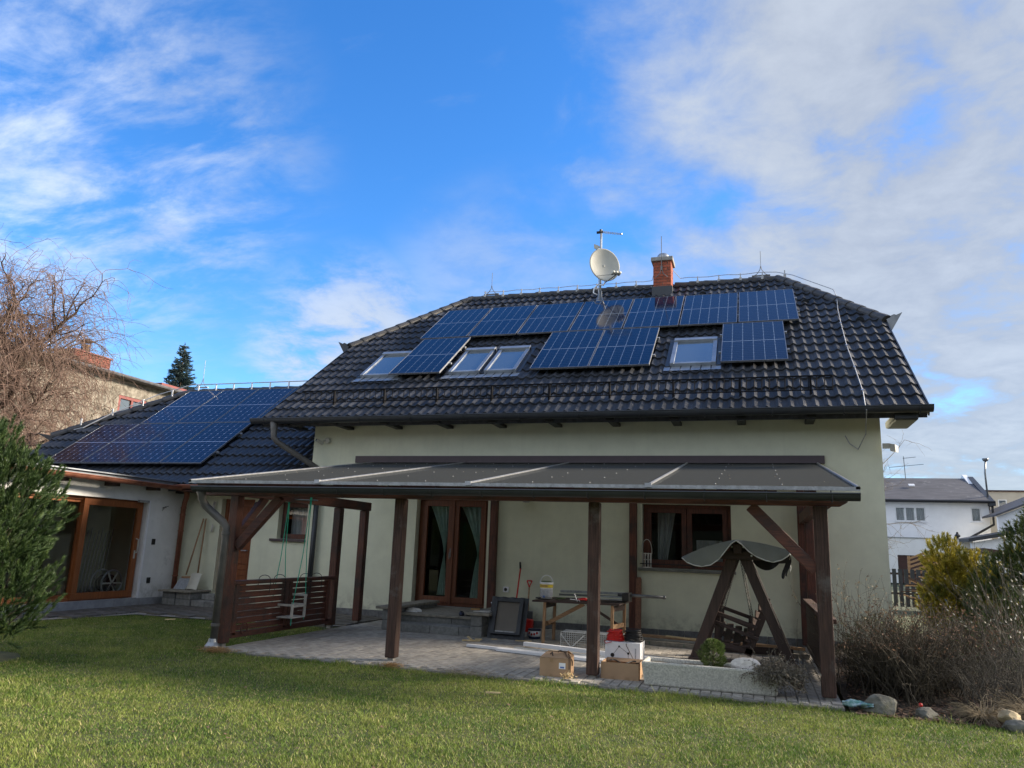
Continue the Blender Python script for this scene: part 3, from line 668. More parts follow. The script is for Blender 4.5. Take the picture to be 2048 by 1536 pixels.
# roof vents
for X, s in ((-5.94, 6.24), (-4.73, 6.24), (-3.82, 6.24), (-2.32, 6.24), (-1.04, 6.24), (.2, 6.24), (1.12, 5.2), (2.02, 3.9)):
    m = MB(); pr = []
    for k in range(9): an = math.pi*k/8; pr.append((math.cos(an)*.085, math.sin(an)*.115))
    m.add([rp(X+a, s-.06+.0*b, b-.03) for a, b in pr]+[rp(X+a*.6, s+.20, b*.25-.03) for a, b in pr], [(k, k+1, 9+k+1, 9+k) for k in range(8)]+[tuple(range(9))])
    m.build('roof_vent', 'anth', roof, smooth=False)
# lightning conductor
cab = [rp(-6.75, SR, .05)+Vector((0, 0, .13))]
for i in range(21): cab.append(rp(-6.75+i*.222, SR, 0)+Vector((0, 0, .155+.012*math.sin(i*1.9))))
cab += [rp(-2.22, SR, 0)+Vector((0, -.3, .25)), rp(-2.0, SR-.5, .0)+Vector((0, -.05, .52)), rp(-1.78, SR, 0)+Vector((0, -.3, .30))]
for i in range(11): cab.append(rp(-1.62+i*.224, SR, 0)+Vector((0, 0, .165+.012*math.sin(i*1.7))))
cab += [rp(.95, 6.6, .20), rp(1.35, 6.0, .17), rp(1.71, 5.56, .12), rp(1.74, 5.2, .07), rp(1.68, 4.4, .05), rp(1.65, 3.57, .05), rp(1.62, 2.38, .05), rp(1.63, 1.4, .05), rp(1.63, .39, .05), rp(1.60, -.05, .05), Vector((1.6, 12.1, 3.5)), Vector((1.62, 12.5, 3.2)), Vector((1.55, 12.9, 3.02)), Vector((1.44, 12.97, 3.12)), Vector((1.38, 12.98, 3.25))]
MB().tube(cab, .008, 6).build('lightning_cable', 'alu_dull', house)
for i in range(16):
    X = -6.7+i*.5
    if -2.4 < X < -1.7: continue
    m = MB().box(X-.012, X+.012, YE+SR*CT-.07, YE+SR*CT-.05, ZE+SR*ST_-.02, ZE+SR*ST_+.16); m.box(X-.03, X+.03, YE+SR*CT-.10, YE+SR*CT-.08, ZE+SR*ST_-.03, ZE+SR*ST_+.05)
    m.build('cable_clip', 'alu_dull', house)
for X, s in ((1.65, 3.6), (1.62, 2.4), (1.63, 1.4), (1.63, .45), (1.72, 5.0)):
    MB().prism([rp(X-.02, s, 0), rp(X+.02, s, 0), rp(X+.02, s, .06), rp(X-.02, s, .06)], (0, .03, .02)).build('cable_clip', 'alu', house)
def rod(X, y, zb, zt, foot=.16):
    m = MB(); m.tube([(X, y, zb+.22), (X, y, zt)], .006, 6)
    for sx in (-1, 1): m.tube([(X, y, zb+.26), (X+sx*.02, y, zb+.16), (X+sx*foot*.6, y, zb+.05), (X+sx*foot, y, zb+.02)], .009, 5)
    m.tube([(X-foot*1.3, y, zb+.01), (X+foot*1.3, y, zb+.01)], .02, 6); return m
rz = ZE+SR*ST_
rod(-6.55, YE+SR*CT, rz+.08, 8.48).build('lightning_rod', 'rod', house)
rod(.27, YE+SR*CT, rz+.08, 8.50).build('lightning_rod', 'rod', house)
# chimney: brick shaft
ch = thing('chimney', None, None); ch.parent = house
cx0, cx1, cy0, cy1 = -2.205, -1.785, 17.45, 17.95
MB().box(cx0+.012, cx1-.012, cy0+.012, cy1-.012, 6.9, 8.22).build('core', 'mortar', ch)
bm_ = MB(); z = 7.30; row = 0
while z < 8.20:
    for (ax, a0, a1, fix) in (('x', cx0, cx1, cy0), ('y', cy0, cy1, cx1), ('x', cx0, cx1, cy1-.012), ('y', cy0, cy1, cx0+.012)):
        u = a0-(.115 if row % 2 else 0)
        while u < a1-.01:
            p, q = max(u, a0)+.004, min(u+.225, a1)-.004
            if q-p > .02:
                if ax == 'x': bm_.box(p, q, fix, fix+.012, z, z+.062) if fix == cy0 else bm_.box(p, q, fix, fix+.012, z, z+.062)
                else: bm_.box(fix-.012, fix, p, q, z, z+.062)
            u += .23
    z += .074; row += 1
bm_.build('brick', 'brick', ch, kind='stuff')
MB().box(cx0-.03, cx1+.03, cy0-.02, cy1+.02, 6.9, 7.56).build('flashing', 'anth', ch)
MB().box(cx0-.05, cx1+.05, cy0-.05, cy1+.05, 8.20, 8.30).build('chimney_cap', 'concrete', ch, bevel=.012)
MB().lathe([(.15, 0), (.15, .05), (.14, .12), (.105, .165), (.04, .18)], ((cx0+cx1)/2, 17.7, 8.30), 18).build('chimney_cowl', 'zinc', ch, smooth=True)
m = MB().tube([(-2.0, 17.40, 8.0), (-2.0, 17.40, 8.82)], .009, 6)
for sx in (-1, 1): m.tube([(-2.0, 17.40, 8.02), (-2.0+sx*.04, 17.40, 7.86), (-2.0+sx*.15, 17.38, 7.76)], .009, 5)
m.tube([(-2.0, 17.4, 7.95), (-2.0, 17.4, 8.05)], .025, 8).build('lightning_rod', 'rod', house)
# openings: french door and window
def leaf(parent, x0, x1, z0, z1, y, m, t=.09, d=.07, nm='door_leaf', gl='glass'):
    o = frame_rect(x0, x1, z0, z1, y, y+d, t).build(nm, m, parent, bevel=.006)
    return o
fd = thing('french_door', None, None); fd.parent = house
frame_rect(-5.99, -4.61, .245, 2.175, 13.14, 13.24, .06).build('frame', 'oak', fd, bevel=.005)
leaf(fd, -5.925, -5.305, .305, 2.115, 13.12, 'oak', .10); leaf(fd, -5.295, -4.675, .305, 2.115, 13.12, 'oak', .10)
for a, b in ((-5.825, -5.405), (-5.195, -4.775)): MB().box(a, b, 13.16, 13.168, .405, 2.015).build('pane', 'glass', fd)
MB().box(-5.32, -5.28, 13.10, 13.13, .30, 2.12).build('cover_strip', 'oak', fd)
MB().tube([(-5.33, 13.115, 1.18), (-5.33, 13.07, 1.18), (-5.33, 13.06, 1.16), (-5.33, 13.06, 1.07)], .010, 8).box(-5.345, -5.315, 13.108, 13.118, 1.10, 1.26).build('handle', 'steel', fd)
def curtain(x_out, x_in, tie, z0, z1, zt, y, flip):
    def fn(u, v):
        z = z1+(z0-z1)*v; k = abs(z-zt)/(z1-zt if z > zt else zt-z0); k = min(1, k)
        w_ = .05+(.95)*(k**1.3 if z > zt else .45*k**.7); cx = tie+(x_out-tie)*0
        xa = x_out+(tie-x_out)*(1-k)*.5; full = (x_in-x_out)*w_
        xx = (x_out if flip else x_out)+(tie-x_out)*(1-k**.8)*.9+full*u
        return (xx, y+.025*math.sin(u*26+v*2)*min(1, .3+w_), z)
    return MB().grid(fn, 40, 24)
curtain(-5.42, -5.82, -5.50, .42, 2.02, 1.12, 13.24, 1).build('curtain', 'curtain', fd, smooth=True)
curtain(-4.76, -5.20, -4.84, .40, 2.02, 1.12, 13.24, 1).build('curtain', 'curtain', fd, smooth=True)
MB().box(-6.0, -4.6, 13.0, 13.14, .215, .243).build('threshold', 'step', fd)
wn = thing('window', None, None); wn.parent = house
frame_rect(-1.835, -.405, 1.075, 2.115, 13.12, 13.22, .055).build('frame', 'wood_z', wn, bevel=.005)
leaf(wn, -1.78, -1.12, 1.13, 2.06, 13.10, 'wood_z', .08, nm='sash'); leaf(wn, -1.11, -.46, 1.13, 2.06, 13.10, 'wood_z', .08, nm='sash')
for a, b in ((-1.70, -1.20), (-1.03, -.54)): MB().box(a, b, 13.14, 13.148, 1.21, 1.98).build('pane', 'glass', wn)
MB().grid(lambda u, v: (-1.62+.30*u*(1-.5*v), 13.34+.02*math.sin(u*22), 2.0-.85*v), 20, 8).build('curtain', 'net_curtain', wn, smooth=True)
MB().grid(lambda u, v: (-.98+.42*u, 13.36+.015*math.sin(u*30), 1.55-.35*v), 20, 4).build('curtain', 'net_curtain', wn, smooth=True)
MB().box(-1.90, -.34, 12.955, 13.12, 1.02, 1.068).build('sill', 'steel', wn, bevel=.006)
MB().tube([(-1.86, 12.93, 1.135), (-.42, 12.93, 1.135)], .008, 6).tube([(-1.86, 12.93, 1.135), (-1.86, 13.05, 1.135)], .008, 6).tube([(-.42, 12.93, 1.135), (-.42, 13.05, 1.135)], .008, 6).build('plant_rail', 'black', wn)

# ================================================================ SIDE WING
WYE, WZE = 12.45, 2.33
def wp(X, s, l=0): return Vector((X, WYE+s*CT-l*ST_, WZE+s*ST_+l*CT))
wing = thing('house_wing', 'single storey green rendered wing with dark tiled roof carrying eight solar panels', 'house', (-11, 13, 0))
wallgrid(-16, -8.312, 0, 2.55, 13.02, 13.3, [(-10.33, -9.55, .22, 2.07), (-8.97, -8.30+.0, 1.32, 2.03)]).build('wall', 'render', wing)
MB().box(-16, -15.7, 13.3, 20, 0, 2.6).box(-15.7, -8.32, 19.7, 20, 0, 2.6).build('wall', 'render', wing)
MB().box(-15.7, -8.4, 13.31, 19.7, -.05, .2).build('floor', 'floor', wing)
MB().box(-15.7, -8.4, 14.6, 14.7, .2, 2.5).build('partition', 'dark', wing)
WS = 4.62; WXL = -16.35; WXR = -8.40; WXH = -14.15; WSH = 2.15
wr = MB(); fw_ = [wp(WXL, -.02, -.06), wp(WXR, -.02, -.06), wp(WXR, WS, -.06), wp(WXH, WS, -.06), wp(WXL, WSH, -.06)]
wr.prism(fw_, (0, .04, -.10)); wr.add([Vector((p.x, 2*(WYE+WS*CT)-p.y, p.z)) for p in fw_][::-1], [tuple(range(5))])
wr.add([fw_[3], Vector((fw_[4].x, 2*(WYE+WS*CT)-fw_[4].y, fw_[4].z)), fw_[4]], [(0, 1, 2)])
wr = wr.build('roof', 'wtile', wing)
def ok_w(x0, x1, s0, s1):
    def l(s): return WXL if s < WSH else WXL+(WXH-WXL)*(s-WSH)/(WS-WSH)
    if s0 > WS-.05 or x1 < l(s0): return 0
    return 2 if x0 >= l(s1)-.02 and s1 < WS else 1
hw = (wp(WXH, WS)-wp(WXL, WSH)).cross(Vector((0, -ST_, CT))); hw = hw if hw.x < 0 else -hw
roof_tiles(wr, (WYE, WZE), WXR-22*.36, WXR, ok_w, 12, 'wtile', 'wtile2', 300, [(wp(WXL, WSH), hw), (wp(0, WS), (0, CT, ST_))])
cap_tiles(wr, wp(WXH-.05, WS, -.02), wp(-9.0, WS, -.02), 'wtile'); cap_tiles(wr, wp(WXL-.05, WSH-.05, .02), wp(WXH, WS, .02), 'wtile', 'hip_tile')
MB().prism([wp(WXL, WSH, 0)+Vector((0, -.1, -.03)), wp(WXL, WSH, 0)+Vector((-.55, -.1, .06)), wp(WXL, WSH, 0)+Vector((0, -.1, -.16))], (0, .3, 0)).build('hip_gutter', 'anth', wr)
c = [wp(WXL+.5, WSH+.1, .10), wp(WXL+.75, WSH+.15, .13), wp(WXL+1.0, WSH+.8, .17), wp(WXH-.6, WS-.6, .2), wp(WXH, WS, .2)]+[wp(WXH+.5*i, WS, .2) for i in range(1, 11)]
MB().tube(c, .014, 6).build('lightning_cable', 'alu', wing)
for i in range(10):
    p = wp(WXH+.25+.55*i, WS, 0); MB().box(p.x-.015, p.x+.015, p.y-.14, p.y-.12, p.z-.03, p.z+.17).build('cable_clip', 'alu', wing)
for k in (.2, .42, .64, .86):
    p = wp(WXL+(WXH-WXL)*k, WSH+(WS-WSH)*k, 0); MB().box(p.x-.02, p.x+.02, p.y-.16, p.y-.14, p.z+.0, p.z+.17).build('cable_clip', 'alu', wing)
rod(WXH+.25, WYE+WS*CT, WZE+WS*ST_+.1, WZE+WS*ST_+.85, .14).build('lightning_rod', 'alu', wing)
MB().box(-11.0, -8.32, 12.42, 12.98, 2.17, 2.20).build('soffit', 'wood_x', wing)
gutter('gutter', (-11.35, 12.40, 2.28), (-8.35, 12.40, 2.29), .07, 'copper', wing)
wd = thing('side_door', None, None); wd.parent = wing
frame_rect(-10.33, -9.55, .22, 2.07, 13.14, 13.22, .07).build('frame', 'door_o', wd, bevel=.005)
MB().box(-10.26, -9.62, 13.16, 13.20, .29, 2.0).build('door_leaf', 'door_o', wd)
for i in range(4): MB().box(-10.20+i*.145, -10.075+i*.145, 13.148, 13.16, 1.05, 1.93).build('door_panel', 'door_o', wd, bevel=.01)
for i in range(6): MB().box(-10.20, -9.68, 13.148, 13.16, .34+i*.115, .44+i*.115).build('door_panel', 'door_o', wd, bevel=.008)
MB().tube([(-9.70, 13.15, 1.06), (-9.70, 13.10, 1.06), (-9.82, 13.10, 1.06)], .011, 6).build('handle', 'alu', wd)
ww = thing('window', None, None); ww.parent = wing
frame_rect(-8.965, -8.315, 1.325, 2.025, 13.14, 13.22, .09).build('frame', 'wood_z', ww, bevel=.005)
MB().box(-8.875, -8.405, 13.17, 13.178, 1.415, 1.935).build('pane', 'glass', ww)
MB().grid(lambda u, v: (-8.87+.46*u, 13.34+.01*math.sin(u*30), 1.93-.52*v), 20, 3).build('curtain', 'net_curtain', ww)
MB().box(-9.10, -8.30, 12.96, 13.14, 1.27, 1.318).build('sill', 'brown_flash', ww, bevel=.006)
# low stone pier and step by the wing door
stp = thing('stone_step', 'grey stone step with flat cap slab by the brown wing door', 'step', (-10.5, 12.6, 0))
for i, (a, b) in enumerate(((-11.02, -10.72), (-10.70, -10.36))):
    for j in range(2): MB().box(a+.002, b-.002, 12.45, 12.98, .0+j*.12, .115+j*.12).build('block', 'step', stp, bevel=.008)
MB().box(-11.08, -10.33, 12.38, 12.99, .24, .275).build('cap_slab', 'capstone', stp, bevel=.008)
for j, (y0, z) in enumerate(((12.45, .0), (12.72, .11))):
    x = -10.33
    for k in range(3): MB().box(x+.003, x+.30, y0, 12.985, z, z+.105).build('block', 'step', stp, bevel=.006); x += .305

# ================================================================ GARAGE EXTENSION
ext = thing('garden_room', 'low white rendered extension with orange-brown framed sliding glass door', 'extension', (-11.4, 11, 0))
EX = -11.25
wallgrid(5.5, 13.0, 0, 2.26, EX, EX-.3, [(8.6, 12.02, .125, 1.93)], 'x').build('wall', 'white_render', ext)
MB().box(-17, EX-.3, 5.5, 5.8, 0, 2.26).box(-17, -16.7, 5.8, 13.0, 0, 2.26).build('wall', 'white_render', ext)
MB().box(-16.7, EX-.3, 5.8, 13.0, -.05, .10).build('floor', 'floor', ext)
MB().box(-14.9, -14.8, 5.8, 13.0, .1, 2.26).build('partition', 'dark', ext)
MB().prism([(-10.98, 5.3, 2.27), (-17.2, 5.3, 2.40), (-17.2, 5.3, 2.46), (-10.98, 5.3, 2.33)], (0, 7.65, 0)).build('flat_roof', 'membrane', ext)
MB().prism([(-10.93, 5.3, 2.335), (-11.4, 5.3, 2.345), (-11.4, 5.3, 2.365), (-10.93, 5.3, 2.355)], (0, 7.4, 0)).build('edge_flashing', 'zinc', ext)
for y in (6.6, 7.7, 8.8, 9.85, 10.9, 11.9, 12.7): MB().box(-11.24, -11.0, y, y+.12, 2.14, 2.26).build('rafter_end', 'wood_brown_x', ext)
gutter('gutter', (-10.88, 5.3, 2.29), (-10.88, 12.75, 2.25), .075, 'copper', ext)
y = 5.5
while y < 12.95:
    q = min(y+.60, 12.98); MB().box(EX+.001, EX+.02, y+.002, q-.002, -.02, .118).build('plinth_tile', 'plinth_tile', ext); y = q
MB().tube([(-10.93, 12.66, 2.22), (-10.95, 12.70, 2.08), (-11.08, 12.82, 1.98), (-11.13, 12.86, 1.86), (-11.13, 12.86, 0)], [.06, .052, .05, .05, .05], 12).build('downpipe', 'copper', ext, smooth=True)
for z in (1.86, 1.72, 1.40, .52): MB().lathe([(.052, -.012), (.060, -.008), (.060, .008), (.052, .012)], (-11.13, 12.86, z), 14).build('pipe_clip', 'copper', ext)
sd_ = thing('sliding_door', None, None); sd_.parent = ext
def xf(mb): mb.v = [(b, a, c) for a, b, c in mb.v]; mb.f = [f[::-1] for f in mb.f]; return mb
xf(frame_rect(8.6, 12.02, .125, 1.93, EX-.20, EX-.10, .06)).build('frame', 'wood_orange_y', sd_, bevel=.005)
xf(frame_rect(10.60, 11.97, .15, 1.90, EX-.13, EX-.06, .115)).build('door_leaf', 'wood_orange_z', sd_, bevel=.006)
xf(frame_rect(8.65, 10.66, .18, 1.88, EX-.19, EX-.135, .06)).build('fixed_leaf', 'wood_orange_z', sd_, bevel=.006)
MB().box(EX-.10, EX-.095, 10.715, 11.855, .265, 1.785).build('pane', 'glass', sd_)
MB().box(EX-.165, EX-.16, 8.71, 10.60, .24, 1.82).build('pane', 'glass', sd_)
MB().tube([(EX-.06, 11.90, .96), (EX-.01, 11.90, .96), (EX+.0, 11.90, .99), (EX+.0, 11.90, 1.20), (EX-.06, 11.90, 1.22)], .011, 6).box(EX-.062, EX-.052, 11.885, 11.915, .85, 1.0).build('handle', 'cream', sd_)
MB().box(EX-.02, EX+.015, 8.55, 12.06, .100, .128).build('sill', 'plinth_tile', sd_)
MB().box(EX+.001, EX+.03, 12.025, 12.06, .12, 1.95).build('reveal_trim', 'white', sd_)
MB().box(EX+.001, EX+.05, 11.75, 12.0, 1.90, 1.945).build('awning_bracket', 'alu_dull', sd_)
for z in (1.17, .44):
    so_ = MB().box(EX+.001, EX+.014, 12.235, 12.325, z-.055, z+.055).build('wall_socket', 'black', bevel=.004)
    tag(so_, 'upper black cable outlet on the white extension wall' if z > 1 else 'lower black cable outlet on the white extension wall', 'socket')
m = MB()
for k in range(4): m.tube([(EX+.0, 12.42+.01*k, 1.84), (EX+.03, 12.40+.02*k, 1.80+.02*k), (EX+.045, 12.37+.05*k, 1.78+.03*k)], .005, 4)
tag(m.build('loose_wires', 'black'), 'bare wire ends poking from the white extension wall', 'wires')
# ================================================================ SOLAR PANELS
def panel_meshes(W, L, cells):
    t_, h = .012, .035
    f = MB().box(-W/2, W/2, 0, t_, -h, 0).box(-W/2, W/2, L-t_, L, -h, 0).box(-W/2, -W/2+t_, t_, L-t_, -h, 0).box(W/2-t_, W/2, t_, L-t_, -h, 0).mesh('frame'); f.materials.append(MT['panel_frame'])
    c = MB().box(-W/2+t_, W/2-t_, t_, L-t_, -h+.004, -.003)
    c = c.mesh('glass_cells'); c.materials.append(MT[cells])
    rl = MB()
    for s in (.28, .74): rl.box(-W/2-.05, W/2+.05, L*s-.02, L*s+.02, -h-.045, -h-.002)
    rl = rl.mesh('mounting_rail'); rl.materials.append(MT['alu_dull'])
    fe = MB()
    for s in (.28, .74):
        for x in (-W*.38, W*.1, W*.42): fe.box(x-.02, x+.02, L*s-.03, L*s+.03, -.16, -h-.045)
    fe = fe.mesh('roof_hook'); fe.materials.append(MT['alu_dull'])
    return f, c, rl, fe
def place_panel(meshes, loc, label, group, tilt=0):
    o = thing('solar_panel', label, 'solar panel', loc, group); o.rotation_euler = (TH+tilt, random.uniform(-.002, .002), 0)
    for n_, me in zip(('frame', 'glass_cells', 'mounting_rail', 'roof_hook'), meshes):
        c = bpy.data.objects.new(n_, me); COL.objects.link(c); c.parent = o
    return o
pm = panel_meshes(1.135, 2.01, 'cells'); pw = panel_meshes(1.045, 1.865, 'cells_w')
ordn = ['leftmost', 'second from left', 'third from left', 'middle one', 'third from right', 'second from right', 'rightmost']
for i in range(7):
    place_panel(pm, rp(-7.24+1.166*(i+.5), 3.735, .14), 'solar panel, '+ordn[i]+' in the top row on the main roof', 'solar panels on the main roof', random.uniform(-.004, .004))
for x, lb in ((-7.10, 'solar panel hanging below the top row, overlapping the leftmost skylight'), (-4.09, 'left panel of the lower pair right of the twin skylights'), (-2.94, 'right panel of the lower pair right of the twin skylights'), (-.54, 'single lower solar panel right of the single right skylight')):
    place_panel(pm, rp(x+.5775, 1.665, .14), lb, 'solar panels on the main roof', random.uniform(-.004, .004))
WPX = -12.90
colw = ['first', 'second', 'third', 'fourth']
for r_ in range(2):
    for i in range(4):
        place_panel(pw, wp(-15.10+(i+r_+.5)*1.065, .60+r_*1.89, .13), 'solar panel, %s from the left in the %s row on the wing roof' % (colw[i], ('lower', 'upper')[r_]), 'solar panels on the wing roof', random.uniform(-.002, .002))

# ================================================================ TERRACE CANOPY (pergola)
pg = thing('pergola', 'dark red-brown timber terrace canopy with see-through sheet roof and side railings', 'pergola', (-3, 8.3, 0))
def post(x, y, z1, m, z0=.03, w=.125): MB().box(x-w/2, x+w/2, y-w/2, y+w/2, z0, z1).build('post', m, pg, bevel=.012)
post(-6.37, 8.32, 1.84, 'wood_z'); post(-4.06, 8.36, 1.84, 'wood_grey_z'); post(-1.71, 8.39, 1.84, 'wood_grey_z'); post(.61, 8.29, 1.84, 'wood_grey_z', w=.13)
post(-6.42, 10.95, 1.84, 'wood_z'); post(-6.42, 11.80, 1.84, 'wood_z')
post(-4.45, 12.93, 2.55, 'wood_z'); post(-1.98, 12.93, 2.55, 'wood_z', w=.12); post(.74, 12.3, 2.3, 'wood_z'); post(.66, 12.86, 2.55, 'wood_z', w=.11)
for x, y in ((-6.37, 8.32), (-4.06, 8.36), (-1.71, 8.39), (.61, 8.29), (-6.42, 10.95), (-6.42, 11.8)):
    MB().box(x-.035, x+.035, y-.035, y+.035, -.02, .035).build('post_foot', 'concrete', pg)
MB().prism([(-6.9, 8.26, 1.96), (-6.9, 8.26, 1.88), (-6.83, 8.26, 1.84), (.80, 8.26, 1.84), (.87, 8.26, 1.88), (.87, 8.26, 1.96)], (0, .12, 0)).build('front_beam', 'wood_x', pg, bevel=.006)
MB().box(-6.86, .86, 12.84, 12.96, 2.55, 2.68).build('wall_plate', 'wood_x', pg)
for x, y1_ in ((-6.42, 11.93), (.68, 12.96)): MB().box(x-.055, x+.055, 8.39, y1_, 1.843, 1.985).build('side_beam', 'wood_y', pg, bevel=.006)
def sh(y): return 2.0+(y-8.02)*(2.805-2.0)/(13-8.02)
for i in range(9):
    x = -6.62+i*.895
    MB().prism([(x-.03, 8.10, sh(8.1)-.025), (x+.03, 8.10, sh(8.1)-.025), (x+.03, 8.10, sh(8.1)-.115), (x-.03, 8.10, sh(8.1)-.115)], (0, 4.84, sh(12.94)-sh(8.1))).build('rafter', 'wood_y', pg)
for i in range(6):
    y = 8.9+i*.75; MB().box(-6.80, .86, y, y+.04, sh(y)-.022, sh(y)-.006).build('batten', 'wood_x', pg)
bars = [-6.88, -5.02, -3.08, -1.07, .94]
for a, b in zip(bars[:-1], bars[1:]):
    MB().prism([(a+.012, 8.02, sh(8.02)), (b-.012, 8.02, sh(8.02)), (b-.012, 8.02, sh(8.02)+.008), (a+.012, 8.02, sh(8.02)+.008)], (0, 4.97, sh(12.99)-sh(8.02))).build('roof_sheet', 'sheet', pg)
for i, a in enumerate(bars):
    MB().prism([(a-.02, 8.0, sh(8.0)-.01), (a+.02, 8.0, sh(8.0)-.01), (a+.02, 8.0, sh(8.0)+.018), (a+.008, 8.0, sh(8.0)+.026), (a-.008, 8.0, sh(8.0)+.026), (a-.02, 8.0, sh(8.0)+.018)], (0, 4.98, sh(12.98)-sh(8.0))).build('glazing_bar', 'bar_metal', pg)
    if 0 < i < 4: MB().box(a-.035, a+.035, 7.985, 8.03, 1.985, 2.03).build('bar_end_cap', 'alu', pg)
MB().box(-6.9, .96, 8.0, 8.018, 1.975, 2.012).build('edge_strip', 'alu_dull', pg)
m = MB()
for a, b in zip(bars[:-1], bars[1:]):
    for f in (.33, .66):
        for k in range(6):
            y = 8.3+k*.85; x = a+(b-a)*f+.01*math.sin(k*3); m.lathe([(.008, 0), (.007, .005), (.003, .008)], (x, y, sh(y)+.008), 6)
m.build('screw_caps', 'bar_metal', pg, kind='stuff')
m = MB()
for _ in range(26):
    y = 8.2+random.random()*4.6; x = -6.7+7.5*random.random(); r_ = random.uniform(.004, .010); m.lathe([(r_, 0), (r_*.6, .006)], (x, y, sh(y)+.009), 5)
tag(m.build('fallen_debris', 'lavender'), None, None, kind='stuff')
MB().box(-7.34, 1.06, 12.955, 12.998, 2.80, 2.93).build('wall_flashing', 'brown_flash', pg, bevel=.004)
MB().prism([(-7.0, 12.7, 2.775), (1.02, 12.7, 2.775), (1.02, 12.995, 2.83), (-7.0, 12.995, 2.83)], (0, 0, .004)).build('upper_flashing', 'sheet', pg)
pgut = gutter('gutter', (-6.78, 7.98, 1.925), (.95, 7.98, 1.94), .068, 'anth', pg)
MB().box(-6.80, .20, 8.06, 8.085, 1.88, 1.975).build('fascia', 'wood_x', pg)
for i in range(13):
    x = -6.5+i*.6
    m = MB(); m.tube([(x, 8.055, 1.985), (x, 8.05, 1.94)]+[(x, 7.98+.071*math.cos(a), 1.93-.073*math.sin(a)) for a in [math.pi*k/7 for k in range(8)]], .006, 4); m.build('gutter_bracket', 'anth', pgut)
MB().tube([(-6.70, 8.0, 1.90), (-6.69, 8.02, 1.84), (-6.69, 8.05, 1.76), (-6.66, 8.09, 1.69), (-6.58, 8.12, 1.62), (-6.42, 8.15, 1.50), (-6.37, 8.16, 1.43), (-6.37, 8.16, 1.36), (-6.37, 8.16, .03)], [.062, .055, .047, .047, .047, .047, .047, .045, .045], 14).build('downpipe', 'grey_pipe', pg, smooth=True)
for z in (1.36, .26): MB().lathe([(.047, -.02), (.053, -.016), (.053, .016), (.047, .02)], (-6.37, 8.16, z), 14).build('pipe_collar', 'grey_pipe', pg)
MB().lathe([(.045, .10), (.055, .06), (.085, .02), (.10, -.03)], (-6.37, 8.14, 0), 10).build('drain_shoe', 'zinc', pg)
MB().beam((-6.30, 8.32, 1.20), (-5.72, 8.32, 1.83), .085, .115).build('brace', 'wood_x', pg, bevel=.008)
MB().beam((.55, 8.31, 1.20), (-.06, 8.31, 1.83), .085, .115).build('brace', 'wood_x', pg, bevel=.008)
MB().beam((-6.42, 8.40, 1.30), (-6.42, 8.98, 1.86), .07, .10).build('brace', 'wood_y', pg, bevel=.008)
# left railing
MB().box(-6.45, -6.33, 8.39, 10.885, .725, .775).build('top_rail', 'wood_y', pg, bevel=.008)
MB().box(-6.42, -6.35, 8.39, 10.90, .07, .14).build('bottom_rail', 'wood_y', pg, bevel=.006)
for i in range(7):
    for y0, y1_ in ((8.56, 9.60), (9.72, 10.68)):
        z = .155+i*.0805; MB().box(-6.395+.002*random.random(), -6.372, y0, y1_, z, z+.069+random.uniform(-.002, .002)).build('slat', 'wood_y', pg, bevel=.002)
for y in (8.50, 9.60, 9.70, 10.72): MB().box(-6.425, -6.35, y-.035, y+.035, .10, .735).build('stile', 'wood_z', pg, bevel=.005)
for y in (9.1, 9.45, 10.1, 10.4):   # pot hooks over the rail
    MB().tube([(-6.30, y, .60), (-6.30, y+.01, .72)]+[(-6.39+.09*math.cos(a), y, .775+.055*math.sin(a)) for a in [math.pi*k/6 for k in range(7)]]+[(-6.49, y, .66)], .005, 5).build('pot_hook', 'black', pg)
MB().tube([(-6.33, 8.68+.07*math.cos(a), .18+.07*math.sin(a)) for a in [math.pi*2*k/12 for k in range(13)]], .008, 5).build('ring_hook', 'wood_z', pg)
# right railing of upright boards
MB().box(.60, .72, 8.36, 12.23, .70, .745).build('top_rail', 'wood_grey_y', pg, bevel=.006)
MB().box(.63, .69, 8.36, 12.23, .06, .12).build('bottom_rail', 'wood_brown_y', pg)
y = 8.48
while y < 12.15:
    MB().box(.645, .668, y, y+.14, .06, .70).build('upright_board', 'wood_brown_z', pg, bevel=.003); y += .19
MB().beam((.62, 8.5, 1.30), (.66, 9.2, 1.85), .06, .09).build('brace', 'wood_y', pg)

# ================================================================ BABY SWING
sw = thing('baby_swing', 'white wooden baby swing hanging on green ropes from the canopy beam', 'swing', (-6.28, 9.6, .25))
sx, sy, sz = -6.30, 9.60, .25
MB().box(sx-.20, sx+.17, sy-.17, sy+.17, sz, sz+.018).build('seat', 'whitew', sw, bevel=.004)
def bar(a, b, w_=.030, h_=.030, nm='bar', m_='whitew'): MB().beam(a, b, w_, h_).build(nm, m_, sw, bevel=.003)
x0, x1, y0, y1_ = sx-.185, sx+.155, sy-.155, sy+.155
for x in (x0, x1):
    bar((x, y0, sz+.018), (x, y0, sz+.15)); bar((x, y1_, sz+.018), (x, y1_, sz+.29))
    bar((x, y0-.02, sz+.16), (x, y1_+.02, sz+.16))
bar((x0-.02, y0, sz+.175), (x1+.02, y0, sz+.175)); bar((x0-.02, y1_, sz+.30), (x1+.02, y1_, sz+.30)); bar((x0, y1_, sz+.17), (x1, y1_, sz+.17))
